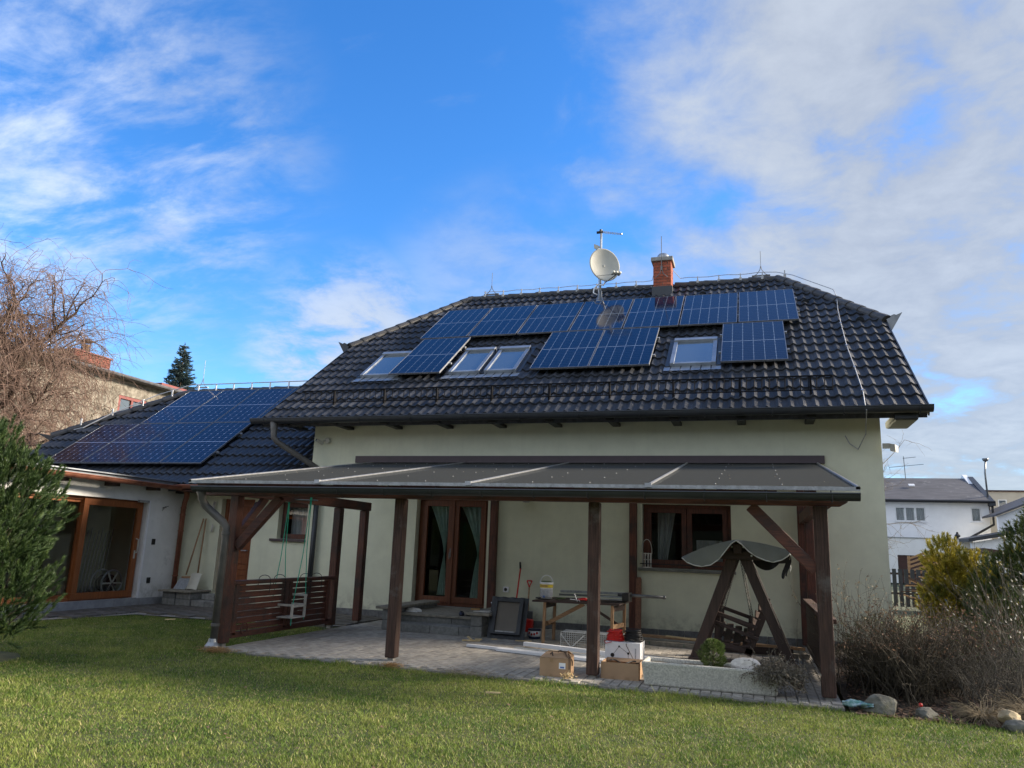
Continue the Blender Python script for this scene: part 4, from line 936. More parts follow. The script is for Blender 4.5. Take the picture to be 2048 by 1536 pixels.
for x, tx in ((x0, -6.46), (x1, -6.10)):
    MB().tube([(x, y0, sz-.06), (x, y0, sz+.15), (x+(tx-x)*.5+.008, 9.54, 1.1), (tx, 9.60, 1.86)], .006, 5).build('rope', 'green_rope', sw)
    MB().tube([(x, y1_, sz-.03), (x, y1_, sz+.28), (x+(tx-x)*.5-.01, 9.66, 1.15), (tx, 9.61, 1.86)], .006, 5).build('rope', 'green_rope', sw)
    MB().tube([(x, y0, sz-.02), (x+.02, y0-.03, sz-.09)], .005, 4).tube([(tx, 9.6, 1.80), (tx, 9.6, 1.95)], .014, 6).build('knot', 'green_rope', sw)
MB().tube([(-6.60, 9.58, 1.885), (-6.0, 9.62, 1.875)], .012, 6).build('hanging_bar', 'steel', sw)

# ================================================================ ENTRANCE STEPS
es = thing('entrance_steps', 'two grey block steps up to the french door between stone piers', 'steps', (-5, 11.8, 0))
def blocks(x0, x1, y0, y1_, z0, z1, n, off=0):
    w_ = (x1-x0)/n; x = x0-off*w_
    while x < x1-.02:
        a, b = max(x, x0), min(x+w_, x1)
        if b-a > .03: MB().box(a+.003, b-.003, y0, y1_, z0, z1).build('block', 'step', es, bevel=.006)
        x += w_
blocks(-5.50, -4.10, 11.08, 11.42, 0, .118, 3, .45); blocks(-5.50, -4.10, 11.43, 12.98, 0, .205, 3)
for i in range(4): MB().box(-5.52+i*.36, -5.52+i*.36+.355, 11.40, 12.99, .207, .243).build('tread_slab', 'capstone', es, bevel=.006)
for xa, xb, ya, cap in ((-5.60, -5.47, 11.10, (-5.70, -5.40)), (-4.11, -3.93, 11.04, (-4.17, -3.80))):
    for j in range(2):
        y = ya; k = 0
        while y < 12.95:
            q = min(y+.38-(.16 if (j and k == 0) else 0), 12.98); MB().box(xa, xb, y+.003, q-.003, j*.155, j*.155+.150).build('pier_block', 'step', es, bevel=.01); y = q; k += 1
    y = ya-.05
    while y < 12.9:
        q = min(y+.62, 12.99); MB().box(cap[0], cap[1], y+.002, q-.002, .31, .352).build('cap_slab', 'capstone', es, bevel=.008); y = q
# bottle, shoes, things on the pier
bt = thing('bottle', 'dark beer bottle standing on the left pier by the french door', 'bottle', (-5.50, 11.4, .352))
MB().lathe([(.001, 0), (.032, 0), (.034, .01), (.034, .14), (.028, .17), (.014, .20), (.013, .25), (.016, .252), (.016, .265), (.012, .268)], (-5.50, 11.4, .352), 14).build('body', 'bottle', bt, smooth=True)
MB().lathe([(.035, .05), (.035, .12)], (-5.50, 11.4, .352), 14, False).build('paper_label', 'grey_print', bt, smooth=True)
def shoe(name, lab, x, y, z, rz, m, clog=False):
    t_ = thing(name, lab, 'shoes' if 'pair' in lab else 'shoe', (x, y, z)); t_.rotation_euler = (0, 0, rz)
    for k, dx in enumerate((-.055, .055)):
        sole = MB(); up_ = MB(); N = 14
        def outl(u): a = 2*math.pi*u; return (.042*math.sin(a)*(1+.12*math.cos(a)), .135*math.cos(a))
        pts = [outl(i/N) for i in range(N)]
        sole.prism([(px+dx, py, 0) for px, py in pts], (0, 0, .022))
        V = []; rings = [(1, .018), (.94, .036), (.74, .052), (.5, .058)]
        for sc, zz in rings:
            for px, py in pts:
                hgt = zz if py > -.02 or clog else zz*(.9 if py > -.09 else .85)
                V.append((px*sc+dx, (py*sc if sc > .9 else py*sc+.01*(1-sc)), hgt))
        F = [(j*N+i, j*N+(i+1) % N, (j+1)*N+(i+1) % N, (j+1)*N+i) for j in range(3) for i in range(N)]
        up_.add(V, F)
        o = link('sole', sole.mesh('sole'), 'white' if m != 'navy' else 'black', t_); o = link('upper', up_.mesh('upper', smooth=True), m, t_)
    return t_
shoe('sneakers', 'pair of pale sneakers on the step left of the french door', -5.36, 11.72, .244, R(75), 'whitew')
shoe('clogs', 'pair of dark navy clogs on the step before the french door', -4.42, 11.62, .244, R(20), 'navy', True)
tb = tag(MB().box(-4.10, -3.84, 11.12, 11.40, .354, .366).build('tray', 'whitew', bevel=.003), 'flat pale tray with tools lying on the right pier', 'tray')
tp = thing('trowel', 'orange-handled tool lying on the right pier cap', 'tool', (-4.1, 11.2, .37))
MB().beam((-4.15, 11.15, .385), (-4.03, 11.22, .385), .03, .03).build('handle', 'straw', tp, bevel=.008); MB().beam((-4.03, 11.22, .380), (-3.92, 11.3, .380), .05, .006).build('blade', 'steel', tp)
for k, (x, y) in enumerate(((-3.93, 11.62), (-3.86, 11.78))):
    j_ = thing('plastic_tub', ('front' if k == 0 else 'rear')+' clear plastic tub on the right pier beside the french door', 'tub', (x, y, .352))
    MB().lathe([(.045, 0), (.058, .10), (.062, .10), (.060, .112)], (x, y, .352), 14).build('body', 'net_curtain', j_, smooth=True); MB().lathe([(.064, .108), (.064, .118), (.05, .122)], (x, y, .352), 14).build('lid', 'white', j_, smooth=True)

# ================================================================ OBJECTS ALONG THE WALL
sfr = thing('old_skylight', 'removed old roof window with dark flashing leaning on the wall beside the steps', 'skylight', (-3.55, 11.25, 0))
def lean(x, v, l): # board plane from (y=11.05,z=0) leaning back
    return (x, 11.08+v*.22-l*.93, v*.60+l*.36)
def lbox(m, x0, x1, v0, v1, l0, l1): return m.add([lean(x, v, l) for l in (l0, l1) for x, v in ((x0, v0), (x1, v0), (x1, v1), (x0, v1))], [(3,2,1,0),(4,5,6,7),(0,1,5,4),(1,2,6,5),(2,3,7,6),(3,0,4,7)])
m = MB(); m.grid(lambda u, v: lean(-3.86+.58*u, -.01+.98*v, .012*math.sin(u*25)*(1 if v < .1 or v > .9 else .15)), 40, 12); m.build('apron', 'anth', sfr, smooth=True)
m = MB(); lbox(m, -3.80, -3.74, .08, .90, .01, .07); lbox(m, -3.40, -3.34, .08, .90, .01, .07); lbox(m, -3.74, -3.40, .08, .14, .01, .07); lbox(m, -3.74, -3.40, .83, .90, .01, .07); m.build('frame', 'anth', sfr, bevel=.004)
m = MB(); lbox(m, -3.74, -3.40, .14, .83, .03, .036); m.build('pane', mat('dusty_pane', (.14, .125, .105), .35, var=.1, vs=3, bump=0), sfr)
m = MB(); lbox(m, -3.72, -3.42, .125, .15, .07, .078); m.build('pale_strip', 'alu_dull', sfr)
skt = thing('wall_socket', 'white outdoor power socket on the green wall right of the french door', 'socket', (-4.2, 12.99, .6))
MB().box(-4.25, -4.15, 12.965, 12.998, .55, .645).build('plate', 'white', skt, bevel=.006); MB().tube([(-4.20, 12.962, .598), (-4.20, 12.966, .598)], .028, 16).build('outlet', 'black', skt)
lp = thing('wall_lamp', 'shallow dark-shaded lamp on the green wall above the terrace', 'lamp', (-3.83, 12.85, 2.1))
MB().lathe([(.16, 2.15), (.158, 2.165), (.05, 2.20), (.02, 2.215)], (-3.83, 12.80, 0), 24).build('shade', 'steel', lp, smooth=True)
MB().lathe([(.0, 2.09), (.05, 2.095), (.08, 2.12), (.085, 2.15)], (-3.83, 12.80, 0), 20).build('glass_bowl', 'net_curtain', lp, smooth=True)
MB().tube([(-3.83, 12.80, 2.20), (-3.83, 12.80, 2.23), (-3.83, 12.99, 2.23)], .012, 6).build('arm', 'steel', lp)
br = thing('broom', 'red-handled broom with black grip leaning on the wall behind the old roof window', 'broom', (-3.75, 12.4, 0))
MB().tube([(-3.72, 11.9, .02), (-3.93, 12.93, .98)], .013, 8).build('handle', 'red', br, smooth=True); MB().tube([(-3.925, 12.91, .955), (-3.95, 12.96, 1.07)], .017, 8).build('grip', 'black', br, smooth=True)
MB().box(-3.86, -3.58, 11.84, 11.92, 0, .07).build('brush_head', 'black', br)
sv_ = thing('spade', 'spade with red D-shaped grip standing against the green wall', 'spade', (-3.76, 12.8, 0))
m = MB(); m.tube([(-3.805, 12.93, .765), (-3.715, 12.93, .765)], .012, 8); m.tube([(-3.805, 12.93, .765), (-3.77, 12.92, .69), (-3.762, 12.92, .65)], .010, 6); m.tube([(-3.715, 12.93, .765), (-3.748, 12.92, .69), (-3.758, 12.92, .65)], .010, 6); m.build('grip', 'red', sv_, smooth=True)
MB().tube([(-3.76, 12.92, .66), (-3.74, 12.80, .26)], .014, 8).build('shaft', 'wood_pale_z', sv_, smooth=True)
MB().box(-3.84, -3.64, 12.76, 12.79, .0, .28).build('blade', 'steel', sv_, bevel=.008)
rb = tag(MB().prism([(-3.62, 12.2, 0), (-3.50, 12.2, 0), (-3.49, 12.2, .19), (-3.61, 12.2, .20)], (0, .12, 0)).build('red_canister', 'red', bevel=.015), 'red plastic canister behind the old roof window', 'canister')
pt = thing('small_bucket', 'small printed tub with red and white pattern on the paving by the wall', 'tub', (-3.22, 11.42, 0))
MB().lathe([(.085, 0), (.092, .035)], (-3.22, 11.42, 0), 18).build('body', 'navy', pt, smooth=True); MB().lathe([(.092, .036), (.098, .115)], (-3.22, 11.42, 0), 18).build('print_band', 'label', pt, smooth=True); MB().lathe([(.099, .116), (.10, .14), (.08, .142)], (-3.22, 11.42, 0), 18).build('rim', 'navy', pt, smooth=True)
m = MB()
for k in range(5):
    a = -2.6+k*.42; m.lathe([(.001, 0), (.018, .001), (.018, .004)], (0, 0, 0), 6); 
    m.v[-18:] = [(-3.22+math.cos(a)*(.097)+p[0]*math.sin(a), 11.42+math.sin(a)*.097-p[0]*math.cos(a), .075+p[1]*1.1+.012*math.sin(k*2)) for p in m.v[-18:]]
m.build('printed_cherries', 'red', pt)
bl = tag(MB().lathe([(.0, .0), (.04, .0), (.045, .04), (.03, .075), (.012, .085), (.012, .10)], (-3.31, 11.5, .14), 14).build('blue_cap', 'blue', smooth=True), 'blue plastic bottle top behind the small printed tub', 'bottle')
bl.location.z = -.12; bl.name = 'blue_bottle'

# work table of trestles and boards
tt = thing('work_table', 'trestle work table with pale folding legs and dark stained top', 'table', (-2.4, 11.2, 0))
MB().add([(-3.14, 10.95, .56), (-1.86, 10.92, .575), (-1.78, 11.55, .60), (-3.06, 11.58, .58), (-3.14, 10.95, .585), (-1.86, 10.92, .60), (-1.78, 11.55, .625), (-3.06, 11.58, .605)], [(3,2,1,0),(4,5,6,7),(0,1,5,4),(1,2,6,5),(2,3,7,6),(3,0,4,7)]).build('table_top', 'wood_brown_x', tt, bevel=.006)
for (a, b) in (((-2.955, 11.0, .57), (-2.965, 10.97, 0)), ((-2.93, 11.48, .57), (-2.94, 11.47, 0)), ((-1.97, 10.98, .57), (-1.975, 10.96, 0)), ((-1.88, 11.46, .57), (-1.89, 11.48, 0))):
    MB().beam(b, a, .042, .042, up=(0, 1, 0)).build('leg', 'wood_pale_z', tt, bevel=.005)
MB().beam((-2.94, 10.98, .52), (-2.93, 11.5, .52), .035, .07).build('cross_rail', 'wood_brown_y', tt); MB().beam((-1.97, 10.98, .52), (-1.88, 11.5, .52), .035, .07).build('cross_rail', 'wood_brown_y', tt)
MB().beam((-1.97, 10.97, .28), (-1.89, 11.47, .28), .03, .06).build('cross_rail', 'wood_pale_y', tt); MB().beam((-2.96, 10.98, .26), (-2.94, 11.47, .26), .03, .06).build('cross_rail', 'wood_pale_y', tt)
MB().beam((-2.93, 11.12, .27), (-2.42, 11.18, .555), .03, .055).build('brace', 'wood_pale_x', tt, bevel=.004); MB().beam((-1.93, 11.2, .30), (-2.38, 11.2, .555), .03, .035).build('brace', 'wood_brown_x', tt)
bk = thing('paint_bucket', 'white bucket with yellow band and raised handle on the left end of the work table', 'bucket', (-2.98, 11.15, .603))
bx_, by_, bz_ = -2.98, 11.15, .605
MB().lathe([(.001, 0), (.088, 0), (.092, .16), (.096, .165), (.096, .20), (.102, .202), (.102, .228), (.094, .232)], (bx_, by_, bz_), 28).build('body', 'white', bk, smooth=True)
MB().lathe([(.0965, .155), (.0985, .2)], (bx_, by_, bz_), 28, False).build('yellow_band', 'yellow', bk, smooth=True)
MB().lathe([(.0905, .03), (.0945, .135)], (bx_, by_, bz_), 28, False).build('printed_label', 'grey_print', bk, smooth=True)
def on_bucket(a0, a1, z0, z1, r, nm, m): MB().grid(lambda u, v: (bx_+r*math.cos(a0+(a1-a0)*u), by_+r*math.sin(a0+(a1-a0)*u), bz_+z0+(z1-z0)*v), 6, 1).build(nm, m, bk)
on_bucket(R(-108), R(-88), .015, .045, .0955, 'dark_print', 'ink_b'); on_bucket(R(-165), R(-152), .04, .12, .0965, 'dark_print', 'ink'); on_bucket(R(-125), R(-65), .168, .188, .0995, 'band_lettering', 'straw')
MB().tube([(bx_+.10*math.cos(a), by_, bz_+.205+.125*math.sin(a)) for a in [math.pi*k/16 for k in range(17)]], .006, 6).build('handle', 'white', bk, smooth=True)
MB().lathe([(.09, .23), (.06, .245), (.02, .245)], (bx_, by_, bz_), 20).build('moss_green_lid', 'needle_l', bk, smooth=True)
def rail(name, lab, pts, w_, h_, m, z_up=(0, 0, 1), cat='metal rail', grp='rails on the work table'):
    o = MB().beam(pts[0], pts[1], w_, h_, z_up).build(name, m, bevel=.003); tag(o, lab, cat, grp); return o
rail('mounting_rail', 'rearmost grey metal rail along the work table', ((-2.85, 11.5, .70), (-1.78, 11.48, .715)), .05, .035, 'alu_dull')
rail('mounting_rail', 'dark metal rail under the rearmost one on the work table', ((-2.86, 11.46, .655), (-1.80, 11.42, .67)), .05, .03, 'steel')
rail('mounting_rail', 'shiny front metal rail on the work table', ((-2.5, 11.12, .635), (-1.79, 11.15, .645)), .04, .018, 'alu_dull')
rail('mounting_rail', 'second shiny metal rail from the front on the work table', ((-2.3, 11.22, .668), (-1.79, 11.24, .675)), .035, .015, 'galv')
tag(MB().tube([(-1.95, 11.3, .705), (-1.27, 11.28, .702)], .022, 12).tube([(-1.30, 11.281, .702), (-1.262, 11.28, .702)], .026, 12).build('steel_pipe', 'steel', smooth=True), 'grey steel pipe sticking out past the right end of the work table', 'pipe')
tag(MB().box(-1.86, -1.76, 11.1, 11.4, .63, .74).build('clamp_block', 'black', bevel=.012), 'black clamp block at the right end of the work table', 'clamp')
tag(MB().box(-3.10, -3.04, 10.99, 11.05, .603, .625).tube([(-3.06, 11.02, .62), (-3.02, 11.0, .62)], .01, 6).build('tape_measure', 'black', bevel=.005), 'small black tape measure at the left corner of the work table', 'tool')
pl_ = thing('pliers', 'open pliers with red grips on the front edge of the work table', 'pliers', (-2.42, 11.0, .61))
m = MB(); m.tube([(-2.48, 10.98, .617), (-2.52, 10.99, .70)], .006, 5); m.tube([(-2.48, 10.98, .617), (-2.58, 10.97, .625)], .006, 5); m.build('jaws', 'white', pl_)
MB().tube([(-2.47, 10.98, .62), (-2.40, 10.97, .63), (-2.33, 10.98, .625)], .011, 6).tube([(-2.47, 10.99, .625), (-2.40, 11.0, .645), (-2.34, 11.02, .64)], .011, 6).build('grips', 'red', pl_, smooth=True)
MB().tube([(-2.455+.02*math.cos(a), 10.965, .60+.02*math.sin(a)) for a in [math.pi*2*k/10 for k in range(11)]], .004, 5).build('wire_ring', 'white', pl_)
tag(MB().tube([(-2.80, 11.05, .61), (-2.74, 11.02, .625), (-2.68, 11.06, .63), (-2.73, 11.1, .62), (-2.79, 11.07, .615)], .010, 6).build('green_strap', 'needle', smooth=True), 'crumpled green strap on the work table beside the bucket', 'strap')
pk = tag(MB().box(-2.20, -2.12, 12.80, 12.83, -.02, .02).build('spare', 'dark'), 'x', 'x'); bpy.data.objects.remove(pk)
pln = thing('timber_post', 'upright brown squared timber leaning on the wall between post and window', 'timber', (-1.87, 12.7, 0))
MB().beam((-1.84, 12.55, 0), (-1.885, 12.93, .90), .085, .085, up=(0, 1, 0)).build('timber', 'wood_pale_z', pln, bevel=.006)
pln.children[0].data.materials.clear(); pln.children[0].data.materials.append(mat('leaning_timber', (.20, .09, .05), .7, var=.35, vs=3, st=(20, 20, 1.2), bump=.3))

# live trap cage
cg = thing('wire_cage', 'galvanised wire mesh trap cage on the paving under the work table', 'cage', (-2.2, 11.0, 0))
ca, cb_, cd_, ce_, ch_ = -2.64, -1.80, 10.72, 11.0, .20
m = MB()
for i in range(29):
    x = ca+(cb_-ca)*i/28
    for y in (cd_, ce_): m.beam((x, y, 0), (x, y, ch_), .003, .003, (0, 1, 0))
    m.beam((x, cd_, ch_), (x, ce_, ch_), .003, .003)
for j in range(8):
    z = ch_*j/7
    for y in (cd_, ce_): m.beam((ca, y, z), (cb_, y, z), .003, .003)
    m.beam((ca, cd_, z), (ca, ce_, z), .003, .003)
for j in range(9): y = cd_+(ce_-cd_)*j/8; m.beam((ca, y, ch_), (cb_, y, ch_), .003, .003)
m.build('mesh_wire', 'galv', cg, kind='stuff')
MB().beam((ca, cd_-.004, .17), (ca+.15, cd_-.004, .0), .012, .012).build('door_strut', 'galv', cg); MB().beam((ca+.15, cd_-.004, .0), (ca+.33, cd_-.004, .17), .02, .012).build('door_strut', 'galv', cg)
m = MB()
for a, b in (((ca, cd_, 0), (ca, cd_, ch_)), ((cb_, cd_, 0), (cb_, cd_, ch_)), ((ca, cd_, ch_), (cb_, cd_, ch_)), ((ca, ce_, ch_), (cb_, ce_, ch_)), ((ca, cd_, 0), (cb_, cd_, 0))): m.beam(a, b, .009, .009)
m.build('frame_wire', 'galv', cg)

# metal profiles on the paving
def prof(lab, a, b, w_, h_, m): tag(MB().beam(a, b, w_, h_).build('metal_profile', m, bevel=.003), lab, 'metal profile', 'metal profiles on the paving')
prof('lowest white metal profile, starting furthest left on the paving', (-3.74, 9.97, .02), (-1.45, 9.55, .02), .05, .035, 'white')
prof('galvanised profile lying in front of the white one on the paving', (-3.26, 9.80, .02), (-1.40, 9.42, .02), .06, .035, 'white')
prof('bright white wide profile lying on top of the heap behind', (-3.06, 10.38, .045), (-1.30, 9.85, .045), .08, .05, 'white')
prof('galvanised profile between the two white ones', (-3.1, 10.05, .02), (-1.3, 9.72, .025), .06, .03, 'galv')
prof('short galvanised profile end showing right of the white carton', (-1.6, 10.0, .06), (-.95, 9.88, .06), .06, .03, 'alu')
def stick(lab, a, b, w_, h_, m='fresh'): tag(MB().beam(a, b, w_, h_).build('wood_offcut', m), lab, 'offcut', 'wood offcuts on the ground')
stick('flat pale offcut on the paving before the right pier', (-4.02, 10.50, .012), (-3.78, 10.58, .012), .03, .02); stick('tilted pale offcut resting on another by the right pier', (-3.98, 10.62, .05), (-3.88, 10.52, .02), .025, .018)
stick('small yellow offcut beside the crossed ones by the pier', (-3.90, 10.7, .012), (-3.80, 10.72, .015), .02, .02); stick('pale offcut below the old roof window', (-3.36, 10.92, .01), (-3.14, 11.0, .01), .02, .012)
stick('tiny pale chip left of the old roof window', (-3.72, 10.9, .008), (-3.64, 10.93, .008), .02, .01); stick('pale offcut lying in the grass before the box', (-2.44, 7.05, -.0), (-2.31, 7.09, .0), .014, .012)
stick('small pale chip in the grass near the side path', (-9.0, 10.3, .0), (-8.85, 10.35, .01), .03, .012)
# long boards along the wall under the window
def board(lab, a, b, w_, h_, m): tag(MB().beam(a, b, w_, h_).build('board', m, bevel=.003), lab, 'board', 'boards along the wall foot')
board('long red-brown board lying along the wall foot behind the garden swing', (-1.75, 12.35, .06), (.60, 12.0, .06), .09, .04, 'wood_pale_x')
board('pale board lying slanted on the long board left of the garden swing', (-1.35, 12.1, .10), (-.55, 11.75, .09), .05, .02, 'fresh')
bd = board('grey-white batten with green print in front of the long board', (-1.72, 11.75, .03), (.62, 11.35, .03), .08, .06, 'capstone')
for k, x in enumerate((-1.55, -1.05, -.45, .05, .4)):
    o = MB().beam((x, 11.75-(x+1.72)*.171-.0416, .032), (x+.16, 11.75-(x+1.56)*.171-.0416, .032), .004, .035).build('green_print', mat('green_print%d' % k, (.02, .16, .09), .7, bump=0) if k == 0 else bpy.data.materials['green_print0'])
    o.parent = bpy.data.objects['board.002']

# ================================================================ BOXES AND CABLE
def rot2(x, y, c, a): return (c[0]+x*math.cos(a)-y*math.sin(a), c[1]+x*math.sin(a)+y*math.cos(a))
b1 = thing('cardboard_box', 'closed brown cardboard box with white sticker standing left of the middle post', 'box', (-2.10, 8.38, 0)); b1.rotation_euler = (0, 0, R(2))
def lb(nm, m, par, *a, bev=0): 
    o = link(nm, MB().box(*a).mesh(nm), m, par)
    if bev: bv = o.modifiers.new('bevel', 'BEVEL'); bv.width = bev; bv.segments = 2
    return o
lb('carton', 'card', b1, -.155, .155, -.16, .16, 0, .185, bev=.004)
o = link('flap', MB().prism([(-.155, -.16, .187), (.155, -.16, .187), (.12, -.02, .235), (-.11, -.02, .232)], (0, 0, .004)).mesh('flap'), 'card', b1)
o = link('flap', MB().prism([(-.155, .16, .187), (.155, .16, .187), (.13, .0, .245), (-.10, .0, .238)], (0, 0, .004)).mesh('flap'), 'card', b1)
o = link('flap', MB().prism([(.155, -.16, .187), (.155, .16, .187), (.10, .10, .24), (.10, -.10, .232)], (0, 0, .004)).mesh('flap'), 'card_in', b1)
lb('sticker', 'label', b1, .055, .125, -.1625, -.160, .085, .145); lb('sticker_print', 'ink_b', b1, .068, .112, -.1632, -.1625, .092, .108)
for z0, z1 in ((.145, .187), (.0, .03)): lb('tape', 'tape', b1, -.045, -.01, -.1625, -.160, z0, z1)
link('cable', MB().tube([(.02, -.05, .24), (.05, -.10, .262), (.07, -.06, .25), (.13, -.02, .22), (.165, .0, .15), (.165, .02, .10)], .006, 5).mesh('cable'), 'black', b1)
link('cable', MB().tube([(-.06, -.08, .215), (-.03, -.11, .24), (-.02, -.13, .21)], .006, 5).mesh('cable'), 'black', b1)
wc = thing('wood_shavings', 'little heap of pale wood shavings at the corner of the closed cardboard box', 'shavings', (-1.97, 8.14, 0))
n = 90; A = np.stack([-1.93+rng.normal(0, .035, n), 8.16+rng.normal(0, .03, n), .0+.05*rng.random(n)], 1); segmesh('shavings', A, A+rng.normal(0, .014, (n, 3)), .004, .003, 'fresh', wc, 'stuff')
b2 = thing('cardboard_box', 'open brown cardboard box with black cable inside right of the middle post', 'box', (-1.43, 8.60, 0)); b2.rotation_euler = (0, 0, R(1))
def open_box(par, w_, d_, h_, m):
    t_ = .006
    for nm, a in (('side', (-w_, w_, -d_, -d_+t_, 0, h_)), ('side', (-w_, w_, d_-t_, d_, 0, h_)), ('side', (-w_, -w_+t_, -d_+t_, d_-t_, 0, h_)), ('side', (w_-t_, w_, -d_+t_, d_-t_, 0, h_)), ('bottom', (-w_+t_, w_-t_, -d_+t_, d_-t_, 0, t_))):
        lb(nm, m, par, *a)
open_box(b2, .20, .19, .165, 'card')
link('flap', MB().prism([(-.20, .19, .166), (.20, .19, .166), (.19, .145, .135), (-.19, .145, .135)], (0, 0, .004)).mesh('flap'), 'card', b2)
link('flap', MB().prism([(-.20, -.19, .166), (.20, -.19, .166), (.17, -.08, .145), (-.16, -.06, .12)], (0, 0, .004)).mesh('flap'), 'card', b2)
link('cable', MB().tube([(-.14+.28*i/14, .02+.05*math.sin(i*.6), .15+.012*math.sin(i*.55+.8)) for i in range(15)], .008, 6).mesh('cable', smooth=True), 'black', b2)
for x in (-.10, .06): lb('tape', 'tape', b2, x, x+.045, -.1925, -.190, .0, .03)
wb = thing('white_carton', 'white carton with black dots-and-lines logo carrying the cable coils', 'box', (-1.47, 9.03, 0))
lb('carton', 'label', wb, -.20, .195, -.17, .17, 0, .325, bev=.004)
lg = []
for x, z, r_ in ((-.115, .185, .022), (-.04, .280, .010), (.062, .212, .013), (.062, .155, .006)): lg.append((x, z, r_))
m = MB()
for x, z, r_ in lg: m.tube([(x, -.1725, z), (x, -.170, z)], r_, 14)
for a, b in ((0, 1), (1, 2), (2, 3)): m.beam((lg[a][0], -.1715, lg[a][1]), (lg[b][0], -.1715, lg[b][1]), .003, .0035, (0, 1, 0))
link('printed_logo', m.mesh('printed_logo'), 'ink', wb)
lb('printed_strip', 'grey_print', wb, .135, .15, -.1712, -.170, .05, .27)
def coil(name, lab, x, y, z, r_, hh, m, tail):
    t_ = thing(name, lab, 'cable coil', (x, y, z))
    pts = []
    turns = 9; N = turns*18
    for i in range(N): 
        a = 2*math.pi*i/18; lay = i/18; rr = r_*(1-.22*lay/turns)+.009*math.sin(i*.23+lay*2)+.006*math.sin(i*.11); pts.append((rr*math.cos(a)+.008*math.sin(lay*1.7), rr*math.sin(a)*.9, .008+hh*lay/turns+.006*math.sin(i*.17+lay)))
    for k in range(5):
        for i in range(18*2):
            a = 2*math.pi*i/18; rr = r_*(.98-.05*k)+.008*math.sin(i*.9+k); pts.append((rr*math.cos(a), rr*math.sin(a)*.9, hh*(.12+.17*k)+.006*math.sin(i*.5+k*2)))
    link('windings', MB().tube(pts, .0055, 5).mesh('windings', smooth=True), m, t_); link('tail', MB().tube(tail, .004, 5).mesh('tail', smooth=True), m, t_)
coil('red_cable_coil', 'coil of bright red cable on the white carton', -1.57, 8.96, .327, .095, .115, 'red', [(-.08, -.02, .02), (-.11, -.08, .0), (-.09, -.125, -.02), (-.02, -.122, .0)])
coil('black_cable_coil', 'coil of black cable on the white carton beside the red one', -1.37, 9.00, .327, .105, .13, 'black', [(-.08, -.06, .02), (-.05, -.19, -.03), (.02, -.2, -.15), (.13, -.25, -.30), (.16, -.4, -.31)])
lnt = thing('lantern', 'white slatted lantern with hoop handle on the window ledge', 'lantern', (-1.76, 12.97, 1.07))
for k in range(10):
    a = 2*math.pi*k/10; MB().beam((-1.76+.075*math.cos(a), 12.985+.035*math.sin(a), 1.07), (-1.76+.080*math.cos(a), 12.985+.035*math.sin(a), 1.31), .016, .006, (math.cos(a), math.sin(a), 0)).build('slat', 'whitew', lnt)
for z in (1.08, 1.20, 1.30): MB().tube([(-1.76+.078*math.cos(a), 12.985+.038*math.sin(a), z) for a in [2*math.pi*k/20 for k in range(21)]], .006, 5).build('hoop', 'whitew', lnt)
MB().tube([(-1.76+.085*math.cos(a), 12.985, 1.30+.23*math.sin(a)**.8) for a in [math.pi*(k+.01)/14.3 for k in range(15)]], .006, 6).build('handle', 'whitew', lnt, smooth=True)
MB().lathe([(.001, 0), (.032, 0), (.03, .17), (.001, .18)], (-1.76, 12.985, 1.08), 10).build('candle', 'dark', lnt, smooth=True)
MB().box(-1.85, -1.67, 12.94, 13.03, 1.070, 1.078).build('base', 'whitew', lnt)

# security camera and floodlight
sc_ = thing('security_camera', 'small white bullet camera under the eaves at the left house corner', 'camera', (-8.05, 12.95, 3.2))
MB().lathe([(.001, 0), (.06, 0), (.06, .045), (.05, .055)], (0, 0, 0), 16).build('x', 'cream'); q = bpy.data.objects['x']; q.name = 'junction_box'; q.parent = sc_; q.rotation_euler = (R(90), 0, 0); q.location = (.06, .04, .03)
o = link('camera_body', MB().lathe([(.030, -.08), (.034, -.07), (.034, .07), (.028, .08)], (0, 0, 0), 14).mesh('camera_body', smooth=True), 'cream', sc_); o.rotation_euler = (R(70), 0, R(-28)); o.location = (-.05, -.09, -.0)
o = link('lens', MB().lathe([(.024, .079), (.024, .084), (.001, .085)], (0, 0, 0), 14).mesh('lens'), 'ink', sc_); o.rotation_euler = (R(70), 0, R(-28)); o.location = (-.05, -.09, -.0)
link('bracket', MB().tube([(.05, .0, .02), (0, -.05, .02)], .016, 8).mesh('bracket'), 'cream', sc_)
fl = thing('floodlight', 'pale floodlight on the right side wall of the green house', 'floodlight', (1.95, 12.9, 3.03))
o = link('housing', MB().prism([(-.05, -.05, -.06), (.05, -.05, -.06), (.065, -.05, .04), (-.065, -.05, .055)], (0, .08, .02)).mesh('housing'), 'cream', fl); o.rotation_euler = (0, 0, R(60)); o.location = (.10, 0, 0)
link('bracket', MB().box(-.05, .05, -.02, .02, .0, .08).mesh('bracket'), 'cream', fl)

